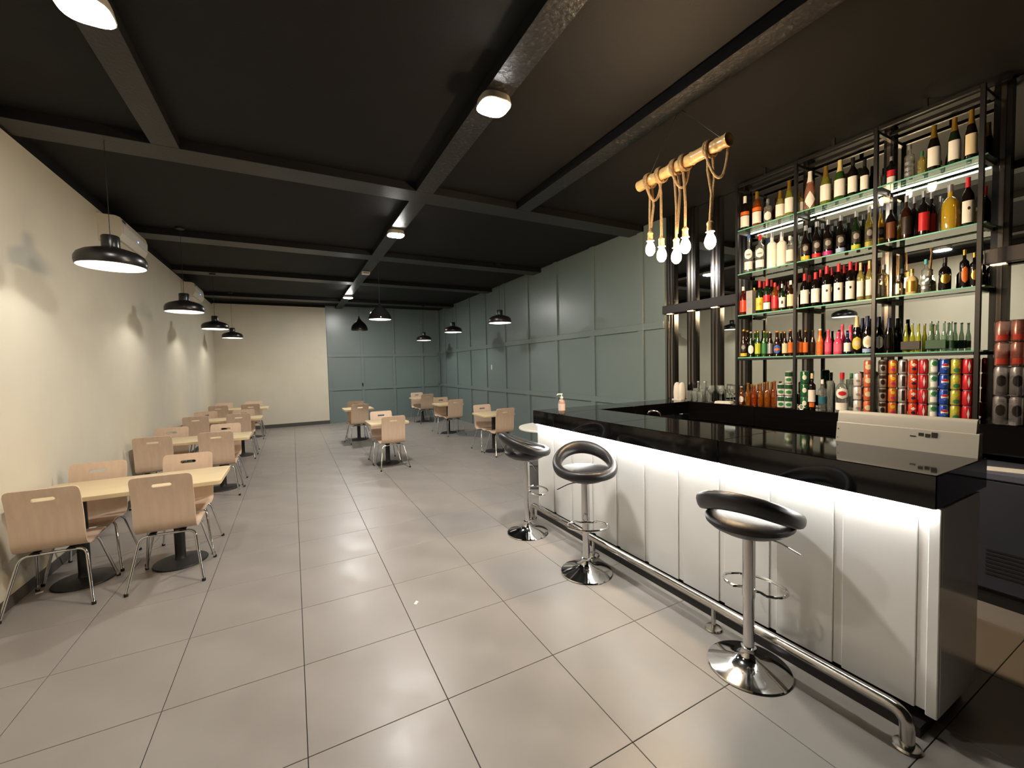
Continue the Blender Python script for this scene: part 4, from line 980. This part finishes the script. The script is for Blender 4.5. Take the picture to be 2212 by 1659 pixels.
# ------------------------------------------------------------------ right edge: multipacks and freezer
WRAP = thin_glass('shrink_wrap', 'f4f0ee', 0.2, 0.08)
for s, (yc, nm) in enumerate(((-0.37, 'left'), (-0.535, 'right'))):
    z = ZT+0.0005
    for lv, (h, c) in enumerate(((0.198, 'blackwhite'), (0.198, 'blackwhite'), (0.162, 'pinkblack'), (0.145, 'pinkblack'))):
        t = thing('can_multipack', f'shrink-wrapped {"black and white" if c == "blackwhite" else "pink and black"} can pack, {LV[lv]} of the {nm} pile', 'can pack', (5.47, yc, z), group='shrink-wrapped can packs')
        for dx in (-0.035, 0.035):
            for dy in (-0.036, 0.036):
                cn = link('can', cached(('pcan', h, c), lambda: MB().lathe([(a*.0335, b*(h-.006)) for a, b in CANR], 18).mesh('can', canmat(c))), t, (dx, dy, 0.002))
                if c == 'blackwhite' and dx < 0: link('emblem', cached(('pe', h), lambda: patch(.0335, .7, .3*h, .7*h, 'oval', face=PI+.3).mesh('emblem', flat('black'))), cn)
                elif dx < 0: link('emblem', cached(('pe2', h), lambda: patch(.0335, .9, .08*h, .32*h, 'rect', face=PI+.3).mesh('emblem', flat('orangered'))), cn)
        o = []
        MB().loft([[(x, y, zz) for x, y in rrect(-0.0705+i, 0.0705-i, -0.0715+i, 0.0715-i, 0.03)] for i, zz in ((0.006, 0.0), (0, 0.008), (0, h-0.01), (0.008, h-0.0005))]).build('shrink_wrap', WRAP, t)
        z += h
fz = thing('chest_freezer', 'dark grey chest freezer under the back counter at right', 'freezer', (5.03, -1.5, 0))
FM = mat('freezer_grey', '33353f', 0.4); FD = mat('freezer_trim', '555866', 0.3)
MB().bbox(0.0, 0.6, 0.0, 1.27, 0.10, 0.80, 0.01).build('body', FM, fz)
MB().bbox(-0.01, 0.6, -0.005, 1.275, 0.8005, 0.85, 0.008).build('lid', FD, fz)
MB().box(0.03, 0.59, 0.02, 1.25, 0.0, 0.0995).build('plinth', RUBBER, fz)
for i in range(7): MB().box(-0.004, -0.0003, 0.7, 1.12, 0.2+i*0.025, 0.212+i*0.025).build('vent_slat', IRON, fz)
MB().lathe([(0.018, 0.0), (0.018, 0.012), (0.0, 0.014)], 16).build('lock', IRON, fz, (-0.0005, 1.22, 0.7)).rotation_euler = (0, -PI/2, 0)
MB().box(-0.005, -0.0003, 0.86, 0.872, 0.40, 0.408).build('indicator', emis('amber_indicator', 'ffa030', 6.0), fz)
t = thing('paper_sheet', 'sheet of white paper lying on the freezer lid', 'paper', (5.16, -0.42, 0.8505), 0.3)
MB().box(-0.07, 0.07, -0.1, 0.1, 0.0, 0.002).build('sheet', mat('paper_white', 'ece8de', 0.8), t)

# small litter on the floor
for x, y, rz, lab in ((-0.50, 3.02, 0.4, 'scrap of white paper on the floor by the left wall'), (1.88, 1.475, 1.0, 'tiny white paper scrap on the open floor tiles')):
    t = thing('paper_scrap', lab, 'paper', (x, y, 0.0003), rz, 'paper scraps on the floor')
    MB().loft([[(-0.02, -0.008, 0), (0.018, -0.012, 0), (0.024, 0.006, 0), (-0.012, 0.012, 0)], [(-0.018, -0.007, 0.004), (0.017, -0.011, 0.002), (0.022, 0.005, 0.005), (-0.011, 0.011, 0.002)]]).build('scrap', mat('paper_white', 'ece8de', 0.8), t)
